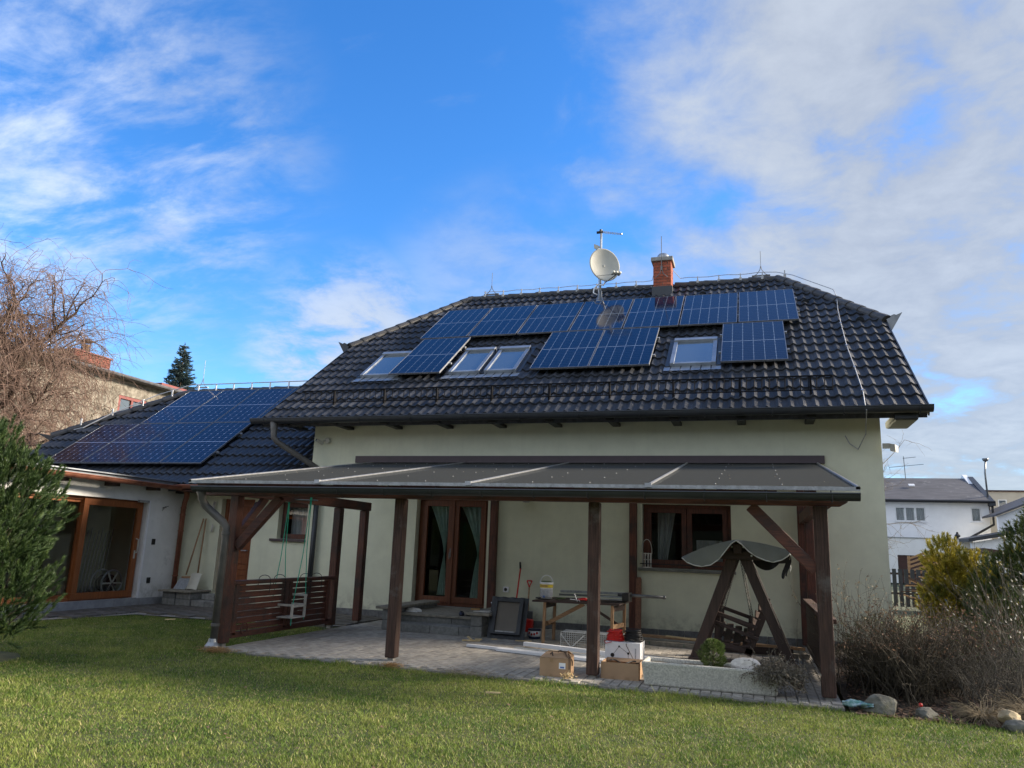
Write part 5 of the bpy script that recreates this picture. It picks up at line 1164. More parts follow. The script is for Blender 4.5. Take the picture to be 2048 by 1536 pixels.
# ================================================================ SATELLITE DISH
sd2 = thing('satellite_dish', 'pale satellite dish and small aerial on a mast behind the roof ridge panels', 'satellite dish', (-3.47, 17.25, 7.3))
MX, MY = -3.47, 17.30
MB().tube([(MX, MY, 7.1), (MX+.01, MY, 9.06)], .028, 12).build('mast', 'galv', sd2, smooth=True)
MB().lathe([(.16, 0), (.10, .06), (.06, .16), (.045, .30), (.035, .32)], (MX, MY, 7.18), 14).build('mast_collar', 'steel', sd2, smooth=True)
nrm = Vector((.50, -.84, .16)).normalized(); xa = Vector((0, 0, 1)).cross(nrm).normalized(); ya = nrm.cross(xa); dc = Vector((-3.33, 17.12, 8.09))
V = []; K = 40; rings = [0, .15, .3, .5, .7, .85, .96, 1.0]
for r_ in rings:
    for k in range(K): a = 2*math.pi*k/K; V.append(dc+xa*math.cos(a)*.375*r_+ya*math.sin(a)*.44*r_-nrm*.07*(1-r_*r_))
F = [(i*K+k, i*K+(k+1) % K, (i+1)*K+(k+1) % K, (i+1)*K+k) for i in range(len(rings)-1) for k in range(K)]
m = MB().add(V, F); o = m.build('reflector', 'dish', sd2, smooth=True); so2 = o.modifiers.new('solid', 'SOLIDIFY'); so2.thickness = .012
MB().tube([dc+xa*math.cos(2*math.pi*k/K)*.375+ya*math.sin(2*math.pi*k/K)*.44 for k in range(K+1)], .012, 6, False).build('rim', 'dish', sd2, smooth=True)
bo = dc-ya*.43; lnb = dc+nrm*.42-ya*.44+xa*.12
MB().tube([bo-nrm*.05, bo+Vector((0, 0, -.05)), lnb-ya*.04], .013, 6).build('feed_arm', 'steel', sd2)
MB().tube([dc-xa*.22-ya*.34, lnb-ya*.03], .006, 5).tube([dc+xa*.22-ya*.34, lnb-ya*.03], .006, 5).build('arm_stays', 'steel', sd2)
MB().tube([lnb-xa*.10, lnb+xa*.10], .03, 10).build('lnb_bar', 'cream', sd2)
for k in (-1, 0, 1): MB().tube([lnb+xa*k*.08+nrm*.05, lnb+xa*k*.08-nrm*.07], [.03, .036], 10).build('lnb', 'cream', sd2, smooth=True)
MB().tube([bo-nrm*.02+Vector((0, 0, -.03)), bo+Vector((-.05, 0, -.12)), Vector((MX-.02, MY-.12, 7.62)), Vector((MX-.10, MY-.2, 7.50)), Vector((MX-.12, MY-.22, 7.38)), Vector((MX-.03, MY-.2, 7.33))], .018, 8).build('cable_loop', 'white', sd2, smooth=True)
MB().tube([Vector((MX-.03, MY-.03, 7.3)), Vector((MX-.04, MY-.03, 7.9))], .008, 6).build('cable_loop', 'white', sd2)
MB().tube([Vector((MX, MY, 8.2)), dc-nrm*.09], .05, 8).build('dish_mount', 'galv', sd2)
MB().prism([(MX-.16, MY-.03, 8.62), (MX-.05, MY-.03, 8.56), (MX-.04, MY-.03, 8.66), (MX-.16, MY-.03, 8.72)], (0, .08, 0)).tube([(MX-.1, MY, 8.62), (MX, MY, 8.64)], .02, 8).build('wireless_receiver', 'dish', sd2)
MB().tube([(MX-.10, MY, 9.02), (MX+.06, MY, 9.03)], .035, 8).tube([(MX, MY, 9.0), (MX, MY, 9.09)], .035, 8).build('aerial_clamp', 'ink', sd2)
m = MB(); a0 = Vector((MX, MY, 9.03)); a1 = Vector((MX+.55, MY-.22, 8.83))
m.tube([a0+Vector((0, 0, .012)), a1+Vector((0, 0, .012))], .006, 5).tube([a0-Vector((0, 0, .012)), a1-Vector((0, 0, .012))], .006, 5).build('aerial_boom', 'galv', sd2)
m = MB(); dd = Vector((.45, .85, .1)).normalized()
for k in range(10):
    p = a0+(a1-a0)*(k+1)/10.5; hl_ = .13-.007*k; m.tube([p-dd*hl_+Vector((0, 0, .02)), p+dd*hl_-Vector((0, 0, .02))], .0045, 4)
m.build('aerial_element', 'galv', sd2, kind='stuff'); MB().lathe([(.001, -.02), (.022, -.015), (.022, .015), (.001, .02)], tuple(a1), 8).build('aerial_tip', 'steel', sd2)
# ================================================================ PLANTER
pn = thing('planter', 'long washed-concrete planter trough in front of the garden swing', 'planter', (-.5, 8.4, 0))
X0, X1, Y0, Y1 = -1.17, .17, 8.18, 8.60
def tr(z, e): return [(X0-e, Y0-e, z), (X1+e, Y0-e, z), (X1+e, Y1+e, z), (X0-e, Y1+e, z)]
V = tr(.0, -.03)+tr(.235, .0)+tr(.235, -.045)+tr(.19, -.05)
m = MB().add(V, [(3, 2, 1, 0)]+[(j*4+i, j*4+(i+1) % 4, (j+1)*4+(i+1) % 4, (j+1)*4+i) for j in range(3) for i in range(4)])
m.build('trough', 'trough', pn, bevel=.02)
MB().grid(lambda u, v: (X0+.05+u*(X1-X0-.1), Y0+.05+v*(Y1-Y0-.1), .195+.012*math.sin(u*23)*math.sin(v*9)), 24, 8).build('earth', 'soil', pn, smooth=True)
def rock_mesh(seed, sx, sy, sz):
    import bmesh
    bm = bmesh.new(); bmesh.ops.create_icosphere(bm, subdivisions=3, radius=1); r_ = random.Random(seed)
    pl = [(Vector((r_.gauss(0, 1), r_.gauss(0, 1), r_.gauss(0, .8))).normalized(), r_.uniform(.62, .92)) for _ in range(13)]
    for v in bm.verts:
        k = 1.0
        for nn, d in pl:
            t_ = v.co.dot(nn)
            if t_ > 1e-3: k = min(k, d/t_)
        v.co *= k*(1+.03*math.sin(v.co.x*19+seed)*math.sin(v.co.y*17)); v.co.x *= sx; v.co.y *= sy; v.co.z *= sz
    me = bpy.data.meshes.new('rock'); bm.to_mesh(me); bm.free(); return me
def rock(lab, x, y, z, sx, sy, sz, m, seed, rz=0, grp='stones edging the flower bed', name='rock'):
    o = link(name, rock_mesh(seed, sx, sy, sz), m); o.location = (x, y, z); o.rotation_euler = (0, 0, rz); return tag(o, lab, 'stone', grp)
rock('white quartz lump lying in the planter trough', -.14, 8.36, .245, .16, .09, .085, 'rock_w', 3, grp=None)

# ================================================================ FOLIAGE TOOLS
def unit(a): return a/(np.linalg.norm(a, axis=-1, keepdims=True)+1e-9)
def needles(name, P, D, SL, K, NL, W, m, parent, a0=.45, a1=1.1, kind='stuff'):
    """needle tufts: shoots at P along unit D with lengths SL, K needles each"""
    n = len(P); D = unit(D); SL = np.broadcast_to(SL, (n,)); NL = np.broadcast_to(NL, (n,))
    t = rng.random((n, K)); al = a0+(a1-a0)*rng.random((n, K))*(1-.55*t); ph = rng.random((n, K))*2*np.pi
    u = unit(np.cross(D, np.where(np.abs(D[:, 2:3]) > .9, [[1., 0, 0]], [[0, 0, 1.]]))); v = np.cross(D, u)
    B = P[:, None]+D[:, None]*(t*SL[:, None])[..., None]
    nd = D[:, None]*np.cos(al)[..., None]+(u[:, None]*np.cos(ph)[..., None]+v[:, None]*np.sin(ph)[..., None])*np.sin(al)[..., None]
    T = B+nd*(NL[:, None]*(.7+.5*rng.random((n, K))))[..., None]
    s = unit(np.cross(nd, rng.normal(size=(n, K, 3))))*W/2
    V = np.stack([B-s, B+s, T], 2).reshape(-1, 3)
    return npmesh(name, V, 3, m, parent, kind)
def leaves(name, P, size, m, parent, kind='stuff'):
    n = len(P); a = unit(rng.normal(size=(n, 3))); b = unit(np.cross(a, rng.normal(size=(n, 3))))
    s = (size*(.6+.8*rng.random(n)))[:, None]
    V = np.stack([P-a*s, P+b*s*.45, P+a*s, P-b*s*.45], 1).reshape(-1, 3)
    return npmesh(name, V, 4, m, parent, kind)
def cane(p, d, ln, nseg, wig, grav, r0, r1, out, store=None):
    p = np.array(p, float); d = np.array(d, float); d /= np.linalg.norm(d); st = ln/nseg; pts = [p.copy()]
    for i in range(nseg):
        d = d+rng.normal(0, wig, 3)+np.array([0, 0, -grav]); d /= np.linalg.norm(d); q = p+d*st
        f0, f1 = i/nseg, (i+1)/nseg; out[0].append(p); out[1].append(q); out[2].append(r0+(r1-r0)*f0); out[3].append(r0+(r1-r0)*f1)
        p = q; pts.append(p.copy())
        if store is not None: store.append((p.copy(), d.copy(), f1))
    return pts, d
def seg_out(out, name, m, parent, kind='stuff'): return segmesh(name, np.array(out[0]), np.array(out[1]), np.array(out[2]), np.array(out[3]), m, parent, kind)

# dwarf spruce and dry shrub in the planter
sp_ = thing('dwarf_spruce', 'small round bright green conifer growing in the concrete planter', 'shrub', (-.47, 8.42, .19))
n = 900; u = rng.random(n)*2*np.pi; h = rng.random(n); rr = .125*np.sqrt(np.clip(1-((h-.38)/.62)**2, 0, 1)); rr = np.where(h < .38, .125*np.sqrt(np.clip(1-((h-.38)/.45)**2, 0, 1)), rr)*(.55+.45*rng.random(n)**.4)
rr *= (.35+.65*rng.random(n)**.3)*(1+.18*np.sin(u*3+h*9)); P = np.stack([-.47+rr*np.cos(u), 8.42+rr*np.sin(u), .20+h*.25], 1); D = np.stack([np.cos(u)*.8, np.sin(u)*.8, .2+h*.9], 1)
needles('foliage', P, D, .03, 26, .016, .003, 'needle_l', sp_, .3, 1.0); MB().tube([(-.47, 8.42, .17), (-.465, 8.42, .40)], [.015, .005], 6).build('trunk', 'bark', sp_)
dl = thing('dry_shrub', 'grey dried trailing shrub spilling over the right end of the planter', 'shrub', (.1, 8.4, .2))
out = ([], [], [], []); st = []
for _ in range(640):
    b = (.13+rng.normal(0, .09), 8.27+rng.normal(0, .07), .20); a = rng.random()*6.28
    cane(b, (math.cos(a)*.9+.35, math.sin(a)*.8-.45, .5+.4*rng.random()), .10+.20*rng.random(), 7, .24, .20, .0025, .0012, out, st)
seg_out(out, 'stems', 'lavender', dl); leaves('dry_leaves', np.array([s_[0] for s_ in st if s_[2] > .3 and rng.random() < .9]), .013, 'lavender', dl)

# ================================================================ GARDEN SWING
gs = thing('garden_swing', 'dark brown wooden garden swing bench hung by chains from an A-frame under grey canopy', 'garden swing', (-.2, 10.1, 0))
def gb(nm, a, b, w_, h_, ax='z', up=(0, 1, 0)): return MB().beam(a, b, w_, h_, up).build(nm, 'wood_brown_'+ax, gs, bevel=.005)
for y in (9.45, 10.95):
    gb('leg', (-.785, y, 0), (-.235, y, 1.43), .115, .045); gb('leg', (.375, y, 0), (-.205, y+.002, 1.44), .115, .045)
    gb('tie', (-.80, y-.047, .12), (.40, y-.047, .12), .09, .04, 'x'); gb('tie', (-.46, y-.047, 1.325), (.04, y-.047, 1.325), .095, .04, 'x')
    for x, z in ((-.77, .12), (.33, .12), (-.285, 1.42), (-.16, 1.42), (-.07, 1.325)):
        MB().tube([(x, y-.075, z), (x, y-.066, z)], .012, 10).build('bolt', 'galv', gs)
    gb('gusset', (-.225, y-.04, 1.36), (-.225, y-.04, 1.47), .10, .03)
gb('ground_bar', (.36, 8.74, .03), (.35, 9.42, .03), .10, .06, 'y', (0, 0, 1))  # dark bar lying on the paving from the right leg forwards
gb('top_beam', (-.225, 9.3, 1.40), (-.225, 11.1, 1.40), .09, .11, 'y', (0, 0, 1))
# bench
for y in (9.62, 10.78):
    gb('bench_side', (-.50, y, .325), (-.09, y, .235), .07, .04, 'x', (0, 1, 0)); gb('back_stile', (-.15, y, .20), (.10, y, .80), .085, .04)
    gb('arm_rest', (-.52, y-.03, .665), (-.04, y-.03, .515), .045, .05, 'x'); gb('arm_rail', (-.55, y-.03, .57), (-.02, y-.03, .385), .038, .045, 'x')
    gb('arm_post', (-.49, y, .30), (-.47, y, .66), .06, .035); gb('arm_post', (-.12, y, .26), (-.11, y, .54), .06, .035)
for i in range(4): x = -.475+i*.105; gb('seat_slat', (x, 9.58, .365-.022*i), (x, 10.82, .455-.022*i), .085, .022, 'y', (0, 0, 1))
for i in range(6):
    f = i/5; gb('back_slat', (-.145+.20*f, 9.56, .36+.42*f), (-.145+.20*f, 10.84, .36+.42*f), .022, .066, 'y', (-.9, 0, .4))
def chain(a, b):
    a, b = Vector(a), Vector(b); L = (b-a).length; n = int(L/.034); m = MB(); d = (b-a).normalized(); u = d.orthogonal().normalized(); v = d.cross(u)
    for i in range(n):
        c = a+d*(L*(i+.5)/n); s_ = u if i % 2 else v
        m.tube([c+d*math.cos(t)*.021+s_*math.sin(t)*.009 for t in [2*math.pi*k/8 for k in range(9)]], .0034, 4, False)
    return m.build('chain', 'chain', gs, kind='stuff')
for y in (9.64, 10.76):
    chain((-.235, y, 1.34), (-.43, y-.04, .67)); chain((-.21, y, 1.34), (-.085, y-.04, .54))
hem = [(-.84, 1.275), (-.78, 1.225), (-.70, 1.195), (-.62, 1.185), (-.52, 1.205), (-.43, 1.27), (-.355, 1.365), (-.29, 1.45), (-.235, 1.488), (-.18, 1.455), (-.10, 1.375), (-.01, 1.315), (.08, 1.28), (.165, 1.265), (.25, 1.29), (.31, 1.33), (.355, 1.385)]
def hz(x):
    for (a, za), (b, zb) in zip(hem[:-1], hem[1:]):
        if a <= x <= b: return za+(zb-za)*(x-a)/(b-a)
    return hem[-1][1]
def topz(x):
    if x < -.235: f = (x+.84)/.605; return 1.285+.215*f+.035*math.sin(math.pi*f)*.8
    f = (x+.235)/.59; return 1.50-.105*f+.018*math.sin(math.pi*f)
def can(u, v):
    x = -.84+1.195*u
    return (x, 9.22+1.85*v+.01*math.sin(x*20), topz(x)-.025*math.sin(math.pi*v)*(.5+.5*math.sin(u*14))-.02*abs(math.sin(v*math.pi*2)))
MB().grid(can, 60, 20).build('canopy_top', 'canopy', gs, smooth=True)
MB().grid(lambda u, v: (-.84+1.195*u, 9.20-.035*math.sin(v*1.57)-.008*math.sin(u*40)*v, topz(-.84+1.195*u)*(1-v)+hz(-.84+1.195*u)*v), 80, 8).build('canopy_valance', 'canopy', gs, smooth=True)
MB().tube([(x+0, 9.163, hz(x)) for x in [-.84+1.195*k/80 for k in range(81)]], .0065, 5).build('piping', 'piping', gs, smooth=True)
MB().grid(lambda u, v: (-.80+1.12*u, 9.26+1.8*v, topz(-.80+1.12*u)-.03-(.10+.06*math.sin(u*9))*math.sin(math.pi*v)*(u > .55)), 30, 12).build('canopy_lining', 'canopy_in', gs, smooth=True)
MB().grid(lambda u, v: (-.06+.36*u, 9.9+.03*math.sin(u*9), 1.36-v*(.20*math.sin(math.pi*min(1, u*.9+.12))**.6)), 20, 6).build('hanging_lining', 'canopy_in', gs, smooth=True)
MB().grid(lambda u, v: (.285+.06*u+.02*math.sin(v*5)-.02*v, 9.30+.02*math.sin(u*3+v*4), 1.37-.27*v-.02*math.sin(u*6)*v), 6, 14).build('torn_strap', 'canopy_in', gs, smooth=True)
MB().tube([(.345+.005*math.sin(k), 9.30, 1.37-.02*k) for k in range(11)], .004, 4).build('torn_piping', 'piping', gs)

# ================================================================ SHOVELS BY THE SIDE DOOR
def shovel(lab, xb, xt, blade):
    t_ = thing('shovel', lab, 'shovel', (xb, 12.75, .275))
    MB().tube([(xb+.05*(1 if blade == 'w' else 0), 12.78, .55), (xt, 12.95, 1.66)], .015, 8).build('shaft', 'wood_pale_z', t_, smooth=True)
    fn = (lambda u, v: (xb-.10+.24*u+.02*(1-v), 12.66+.13*v-.03*math.sin(u*math.pi), .28+.30*v+.02*math.sin(u*math.pi)))
    if blade == 'w': MB().grid(fn, 10, 6).build('blade', 'cream', t_, smooth=True)
    else:
        m = MB()
        for k in range(8): x = xb-.15+k*.035; m.beam((x, 12.66, .28), (x+.03, 12.80, .50), .026, .012)
        m.build('bristles', 'grey_print', t_)
        MB().beam((xb-.10, 12.8, .50), (xb+.12, 12.8, .51), .05, .04).build('head', 'wood_pale_x', t_)
shovel('pale snow shovel leaning beside the brown wing door', -10.58, -10.62, 'w'); shovel('old broom with grey bristles leaning beside the pale shovel', -10.80, -10.68, 'b')
gl_ = thing('wall_lantern', 'dark carriage lamp on the wall between the wing door and small window', 'lamp', (-9.42, 12.9, 2.0))
MB().lathe([(.10, 1.93), (.05, 1.98), (.04, 2.03), (.015, 2.07)], (-9.40, 12.86, -.06), 8).build('hood', 'anth', gl_); MB().lathe([(.03, 1.80), (.045, 1.93)], (-9.40, 12.86, -.06), 8).build('glass', 'net_curtain', gl_); MB().beam((-9.40, 12.88, 1.95), (-9.40, 13.01, 1.90), .03, .03).build('arm', 'anth', gl_)
hk = tag(MB().tube([(-10.45, 12.95, 2.0), (-10.47, 12.94, 1.85), (-10.44, 12.95, 1.72)], .025, 8).tube([(-10.46, 12.96, 1.55), (-10.47, 12.96, 1.42), (-10.45, 12.96, 1.40), (-10.44, 12.96, 1.53)], .01, 6).build('hanging_tools', 'whitew', smooth=True), 'white hanging utensils on the wall left of the wing door', 'utensils')

# inside the garden room, seen through the glass
hr = thing('hose_reel', 'round hose reel standing behind the sliding glass door', 'hose reel', (-11.75, 11.5, .1))
def ring(r_, x, y, z, t_, n=28): return [(x, y+r_*math.cos(a), z+r_*math.sin(a)) for a in [2*math.pi*k/n for k in range(n+1)]]
m = MB()
for x in (-11.93, -11.67): m.tube(ring(.24, x, 11.5, .38, 0), .018, 6, False)
m.build('rim', 'alu_dull', hr)
m = MB()
for k in range(10): m.tube(ring(.13+.008*(k % 3), -11.91+.023*k, 11.5, .38, 0), .016, 6, False)
m.build('hose', 'black', hr, smooth=True)
m = MB()
for k in range(6): a = k*math.pi/3; m.beam((-11.67, 11.5, .38), (-11.67, 11.5+.24*math.cos(a), .38+.24*math.sin(a)), .03, .012, (1, 0, 0))
m.build('spoke', 'cream', hr); MB().beam((-11.65, 11.3, .1), (-11.65, 11.5, .38), .02, .02).beam((-11.65, 11.72, .1), (-11.65, 11.5, .38), .02, .02).build('stand', 'steel', hr)
tag(MB().prism([(-11.7, 10.75, .1), (-11.95, 11.05, .1), (-11.95, 11.05, .36), (-11.7, 10.75, .38)], (-.05, -.02, .0)).build('cardboard_sheet', 'card'), 'folded cardboard sheet standing behind the sliding glass door', 'cardboard')
ct_ = thing('crate_of_tools', 'dark box of things deeper inside the white extension', 'box', (-12.6, 11.0, .1))
MB().box(-12.9, -12.4, 10.7, 11.3, .1, .55).build('carton', 'card_in', ct_); m = MB()
for k in range(9): m.tube([(-12.7+.05*k, 11.9+.03*k, .1), (-12.9+.04*k, 12.2+.05*k, 1.3+.05*(k % 3))], .012, 5)
tag(m.build('bundle_of_poles', 'alu_dull'), 'bundle of thin poles leaning inside the white extension', 'poles')
MB().prism([(-11.75, 9.6, .1), (-11.95, 9.9, .1), (-11.9, 9.95, .42), (-11.85, 9.93, .42)], (-.02, .05, 0)).build('yellow_folder', 'yellow'); tag(bpy.data.objects['yellow_folder'], 'yellow edged board behind the fixed pane of the white extension', 'board')

hr.location.y += .32
# ================================================================ ROCKS, BED PLANTS
rock('large rounded grey stone at the lawn edge right of the corner post', 1.02, 8.08, .01, .19, .13, .12, 'rock', 11, .2)
rock('low mossy brown stone half buried in the bed beside the large grey one', 1.40, 8.03, -.03, .13, .10, .09, 'rock', 12, .5)
rock('tan flat-topped stone at the bed edge in the right corner', 2.02, 7.92, .05, .10, .09, .07, 'rock_t', 14, .3)
rock('dark split stone under the tan one in the right corner', 2.06, 7.80, -.02, .16, .09, .08, 'rock', 17, -.2)
rock('brown stone behind the dry grass tuft at the right edge', 2.32, 8.35, .05, .14, .12, .09, 'rock_t', 21, .9)
wrp = thing('plastic_wrapper', 'crumpled blue and green plastic wrapper by the foot of the corner post', 'wrapper', (.78, 8.02, 0))
def wf(u, v): a = u*2*math.pi; r_ = (.040+.014*math.sin(a*3+v*9)+.010*math.sin(v*23+a*5))*(.5+.5*math.sin(math.pi*min(1, v*1.1+.05))); return (.70+.26*v, 8.03+r_*math.cos(a)-.03*v, .035+r_*math.sin(a)*.7)
MB().grid(wf, 16, 14).build('film', mat('wrapper_print', (.10, .40, .35), .35, col2=(.45, .55, .62), var=.5, vs=26, bump=.3, dirt=((.06, .12, .45), 22, .58, .62)), wrp, smooth=True)
tag(MB().lathe([(.001, -.018), (.015, -.012), (.018, .0), (.013, .015), (.001, .018)], (1.38, 8.2, .045), 10).build('red_ball', 'red', smooth=True), 'tiny red ball lying in the flower bed', 'ball')
def straw_pile(name, lab, x, y, r_, n, m='straw'):
    t_ = thing(name, lab, 'straw', (x, y, 0)); A = np.stack([x+rng.normal(0, r_, n), y+rng.normal(0, r_*.55, n), -.02+.045*rng.random(n)*np.ones(n)], 1)
    segmesh('stalks', A, A+rng.normal(0, .022, (n, 3))*[1, 1, .4], .0018, .001, m, t_, 'stuff')
straw_pile('straw_patch', 'patch of orange straw at the foot of the left corner post', -6.18, 7.98, .10, 1100)
straw_pile('straw_patch', 'small tuft of dry straw beside the second post', -3.88, 8.02, .06, 500)
straw_pile('straw_patch', 'worn straw patch where paving meets lawn by the closed box', -3.0, 8.0, .22, 500, 'drygrass')
def tuft(name, lab, x, y, z, r_, h_, n, m, cat):
    t_ = thing(name, lab, cat, (x, y, z)); out = ([], [], [], [])
    for _ in range(n):
        a = rng.random()*6.28; s_ = rng.random()**.5*r_
        cane((x+s_*.5*math.cos(a), y+s_*.5*math.sin(a), z-.02), (math.cos(a)*.9, math.sin(a)*.9, .5+rng.random()), h_*(.5+.7*rng.random()), 5, .18, .30, .0028, .001, out)
    seg_out(out, 'stalks', m, t_)
tuft('dry_perennial', 'flattened tuft of pale dry grass behind the tan stone', 1.86, 8.1, .02, .16, .26, 420, 'drygrass', 'dry grass')
tuft('dry_perennial', 'second spread of pale dry stalks at the right edge of the bed', 2.28, 8.25, .05, .22, .30, 520, 'drygrass', 'dry grass')

def shrub(name, lab, bases, n, hl, spread, wig, grav, m, side, tipfn, cat='shrub', r0=.004, lean=(0, 0)):
    bx = sum(b[0] for b in bases)/len(bases); by = sum(b[1] for b in bases)/len(bases)
    t_ = thing(name, lab, cat, (bx, by, 0)); out = ([], [], [], []); tips = []
    for i in range(n):
        b = bases[i % len(bases)]; a = rng.random()*6.28; s_ = spread*rng.random()**.6
        st = []
        cane((b[0]+rng.normal(0, b[2]), b[1]+rng.normal(0, b[2]), bedz(b[0], b[1])-.03), (math.cos(a)*s_+lean[0], math.sin(a)*s_+lean[1], 1), hl[0]+(hl[1]-hl[0])*rng.random(), 10, wig, grav, r0, r0*.35, out, st)
        for _ in range(side):
            p, d, f = st[int(2+rng.random()*7.9)]; s2 = []
            cane(p, d+rng.normal(0, .55, 3), (.10+.26*rng.random())*(1.2-f*.4), 5, wig*1.3, grav*.3, r0*.45, r0*.2, out, s2)
            tips += s2
        tips += st[6:]
    seg_out(out, 'stems', m, t_); tipfn(t_, tips); return t_
def dead_leaves(prob, size, zmin, m='dead'):
    def f(t_, tips):
        P = np.array([p for p, d, fr in tips if p[2] > zmin and rng.random() < prob]); 
        if len(P): leaves('dry_leaves', P+rng.normal(0, .008, P.shape), size, m, t_)
    return f
shrub('rose_bush', 'tangled bare rose bush with withered leaves right of the corner post', [(1.15, 9.0, .16), (1.45, 9.2, .18), (1.35, 8.7, .12), (1.7, 9.2, .16)], 560, (.35, .90), .72, .11, .035, 'twig_dark', 5, dead_leaves(.20, .014, .42), r0=.0052)
shrub('rose_bush', 'thin leafy rose canes standing right against the green wall', [(1.0, 9.6, .10), (1.15, 9.9, .12)], 36, (.7, 1.15), .38, .10, .02, 'twig_dark', 6, dead_leaves(.42, .015, .6, 'drygrass'))
shrub('barberry_bush', 'low reddish withered bush between the rose and the golden pine', [(1.9, 9.9, .2), (2.3, 10.1, .2)], 170, (.4, .85), .6, .12, .03, 'twig_dark', 5, dead_leaves(.40, .016, .35))
def buds(t_, tips):
    sel = [(p, d) for p, d, fr in tips if p[2] > .5 and rng.random() < .05]
    P = np.array([p for p, d in sel]); D = unit(np.array([d for p, d in sel])); segmesh('bud', P, P+D*.022, .0085, .0035, 'bud', t_, 'stuff')
shrub('budding_shrub', 'bare grey shrub with pale fat buds at the right edge', [(2.6, 9.2, .22), (2.85, 9.6, .2), (2.6, 8.8, .14)], 80, (.8, 1.6), .62, .08, .02, 'twig_grey', 6, buds, lean=(-.18, 0))
shrub('bare_shrub', 'low spread of fine bare grey twigs below the budding shrub', [(2.3, 8.9, .2), (2.1, 8.7, .15)], 150, (.3, .65), .9, .10, .05, 'twig_grey', 5, lambda a, b: None)

# conifers
def conifer_bush(name, lab, blobs, n, sl, nl, K, W, m, trunk, up_=.5, m2=None, cat='pine', a0=.45, a1=1.1, tipf=.22):
    """blobs: (x,y,z,rx,ry,rz); shoots fill the outer part of each blob and point outwards and up"""
    t_ = thing(name, lab, cat, (trunk[0][0], trunk[0][1], 0)); Ps = []; Ds = []; vol = np.array([b[3]*b[4]+b[5]*b[3] for b in blobs]); vol = vol/vol.sum()
    for b, f in zip(blobs, vol):
        k = int(n*f); d = unit(rng.normal(size=(k, 3))); r_ = (.50+.50*rng.random(k)**.6)[:, None]*(1+.12*np.sin(d[:, :1]*7+b[0]*3)*np.sin(d[:, 2:3]*6+b[1]))
        Ps.append(np.array(b[:3])+d*r_*np.array(b[3:6])); Ds.append(d*.75+np.array([0, 0, up_])+rng.normal(0, .22, (k, 3)))
    P = np.concatenate(Ps); D = np.concatenate(Ds); ok = P[:, 2] > .06; P, D = P[ok], D[ok]
    needles('foliage', P, D, sl*(.7+.6*rng.random(len(P))), K, nl, W, m, t_, a0, a1)
    if m2: sel = rng.random(len(P)) < tipf*np.clip(.35+P[:, 2]*.8, 0, 1.3); Du = unit(D[sel]); needles('shoot_tips', P[sel]+Du*sl*.75, Du+[0, 0, .3], sl*.5, K//2, nl*.7, W, m2, t_, .15, .6)
    out = ([], [], [], []); tb_ = np.array(trunk[0]); 
    for b in blobs:
        for _ in range(7): 
            q = np.array(b[:3])+unit(rng.normal(size=3))*np.array(b[3:6])*.7; A = tb_+(np.array(trunk[1])-tb_)*min(.95, max(.05, (q[2]-.3)/(trunk[1][2]+.01)*rng.random()))
            pr = A
            for s_ in range(1, 6): nx_ = A+(q-A)*s_/5+rng.normal(0, .02, 3); out[0].append(pr); out[1].append(nx_); out[2].append(.014-.002*s_); out[3].append(.012-.002*s_); pr = nx_
    seg_out(out, 'branches', 'bark', t_); MB().tube([trunk[0], trunk[1]], [.06, .02], 8).build('trunk', 'bark', t_, smooth=True)
    return t_
LP = [(a-.42, b, c, d*.92, e, f) for a, b, c, d, e, f in [(-7.35, 6.1, .75, .72, .7, .60), (-7.6, 6.2, 1.5, .85, .8, .65), (-7.05, 6.0, 1.25, .45, .5, .40), (-7.15, 6.1, 1.75, .40, .4, .35), (-7.75, 6.1, 1.95, .60, .6, .50), (-7.45, 5.9, 2.10, .28, .3, .30), (-8.1, 6.0, 2.25, .5, .5, .5), (-7.0, 6.1, .55, .48, .5, .40), (-7.5, 5.8, .30, .6, .5, .25)]]
conifer_bush('pine_bush', 'dense dark green pine bush at the left edge of the lawn', LP, 1900, .14, .055, 120, .0060, 'needle', ((-7.9, 6.2, -.05), (-8.0, 6.2, 2.3)), .95, 'needle_l', a0=.35, a1=.85)
YP = [(2.9, 13.6, .80, .46, .42, .58), (2.78, 13.6, 1.28, .28, .26, .40), (3.15, 13.5, 1.12, .33, .3, .36), (3.3, 13.4, .75, .36, .4, .4), (2.68, 13.5, .62, .3, .3, .4), (3.05, 13.6, 1.3, .1, .1, .2)]
conifer_bush('golden_pine', 'golden yellow-green pine bush in front of the white neighbouring house', YP, 1700, .10, .055, 60, .008, 'needle_y', ((3.0, 13.6, 0), (2.85, 13.6, 1.4)), .9, 'needle_y', tipf=.6)
MP = [(a-.35, b, c, d, e, f) for a, b, c, d, e, f in [(3.9, 12.2, .9, .55, .5, .7), (4.2, 12.2, 1.5, .5, .5, .5), (3.55, 12.0, 1.25, .28, .3, .22), (3.75, 12.0, 1.6, .22, .25, .25), (3.4, 12.0, .7, .4, .4, .5), (4.1, 12.0, 1.95, .3, .3, .25), (3.2, 11.4, .45, .4, .4, .4), (3.6, 11.2, .55, .5, .4, .5)]]
conifer_bush('mountain_pine', 'dark green mountain pine with golden tips at the right edge', MP, 1700, .12, .055, 60, .008, 'needle_d', ((3.9, 12.2, 0), (4.1, 12.2, 1.9)), .8, 'needle_y')
YL = [(1.35, 10.8, .30, .35, .3, .30), (2.6, 10.6, .35, .3, .3, .35)]
def green_leaves(t_, tips):
    P = np.array([p for p, d, fr in tips if rng.random() < .35]); leaves('green_leaves', P, .011, 'needle_d', t_)
shrub('evergreen_shrub', 'small-leaved dull green shrub grown in among the rose canes', [(1.5, 9.5, .2), (1.95, 9.5, .2)], 130, (.35, .75), .6, .12, .03, 'twig_dark', 5, green_leaves)
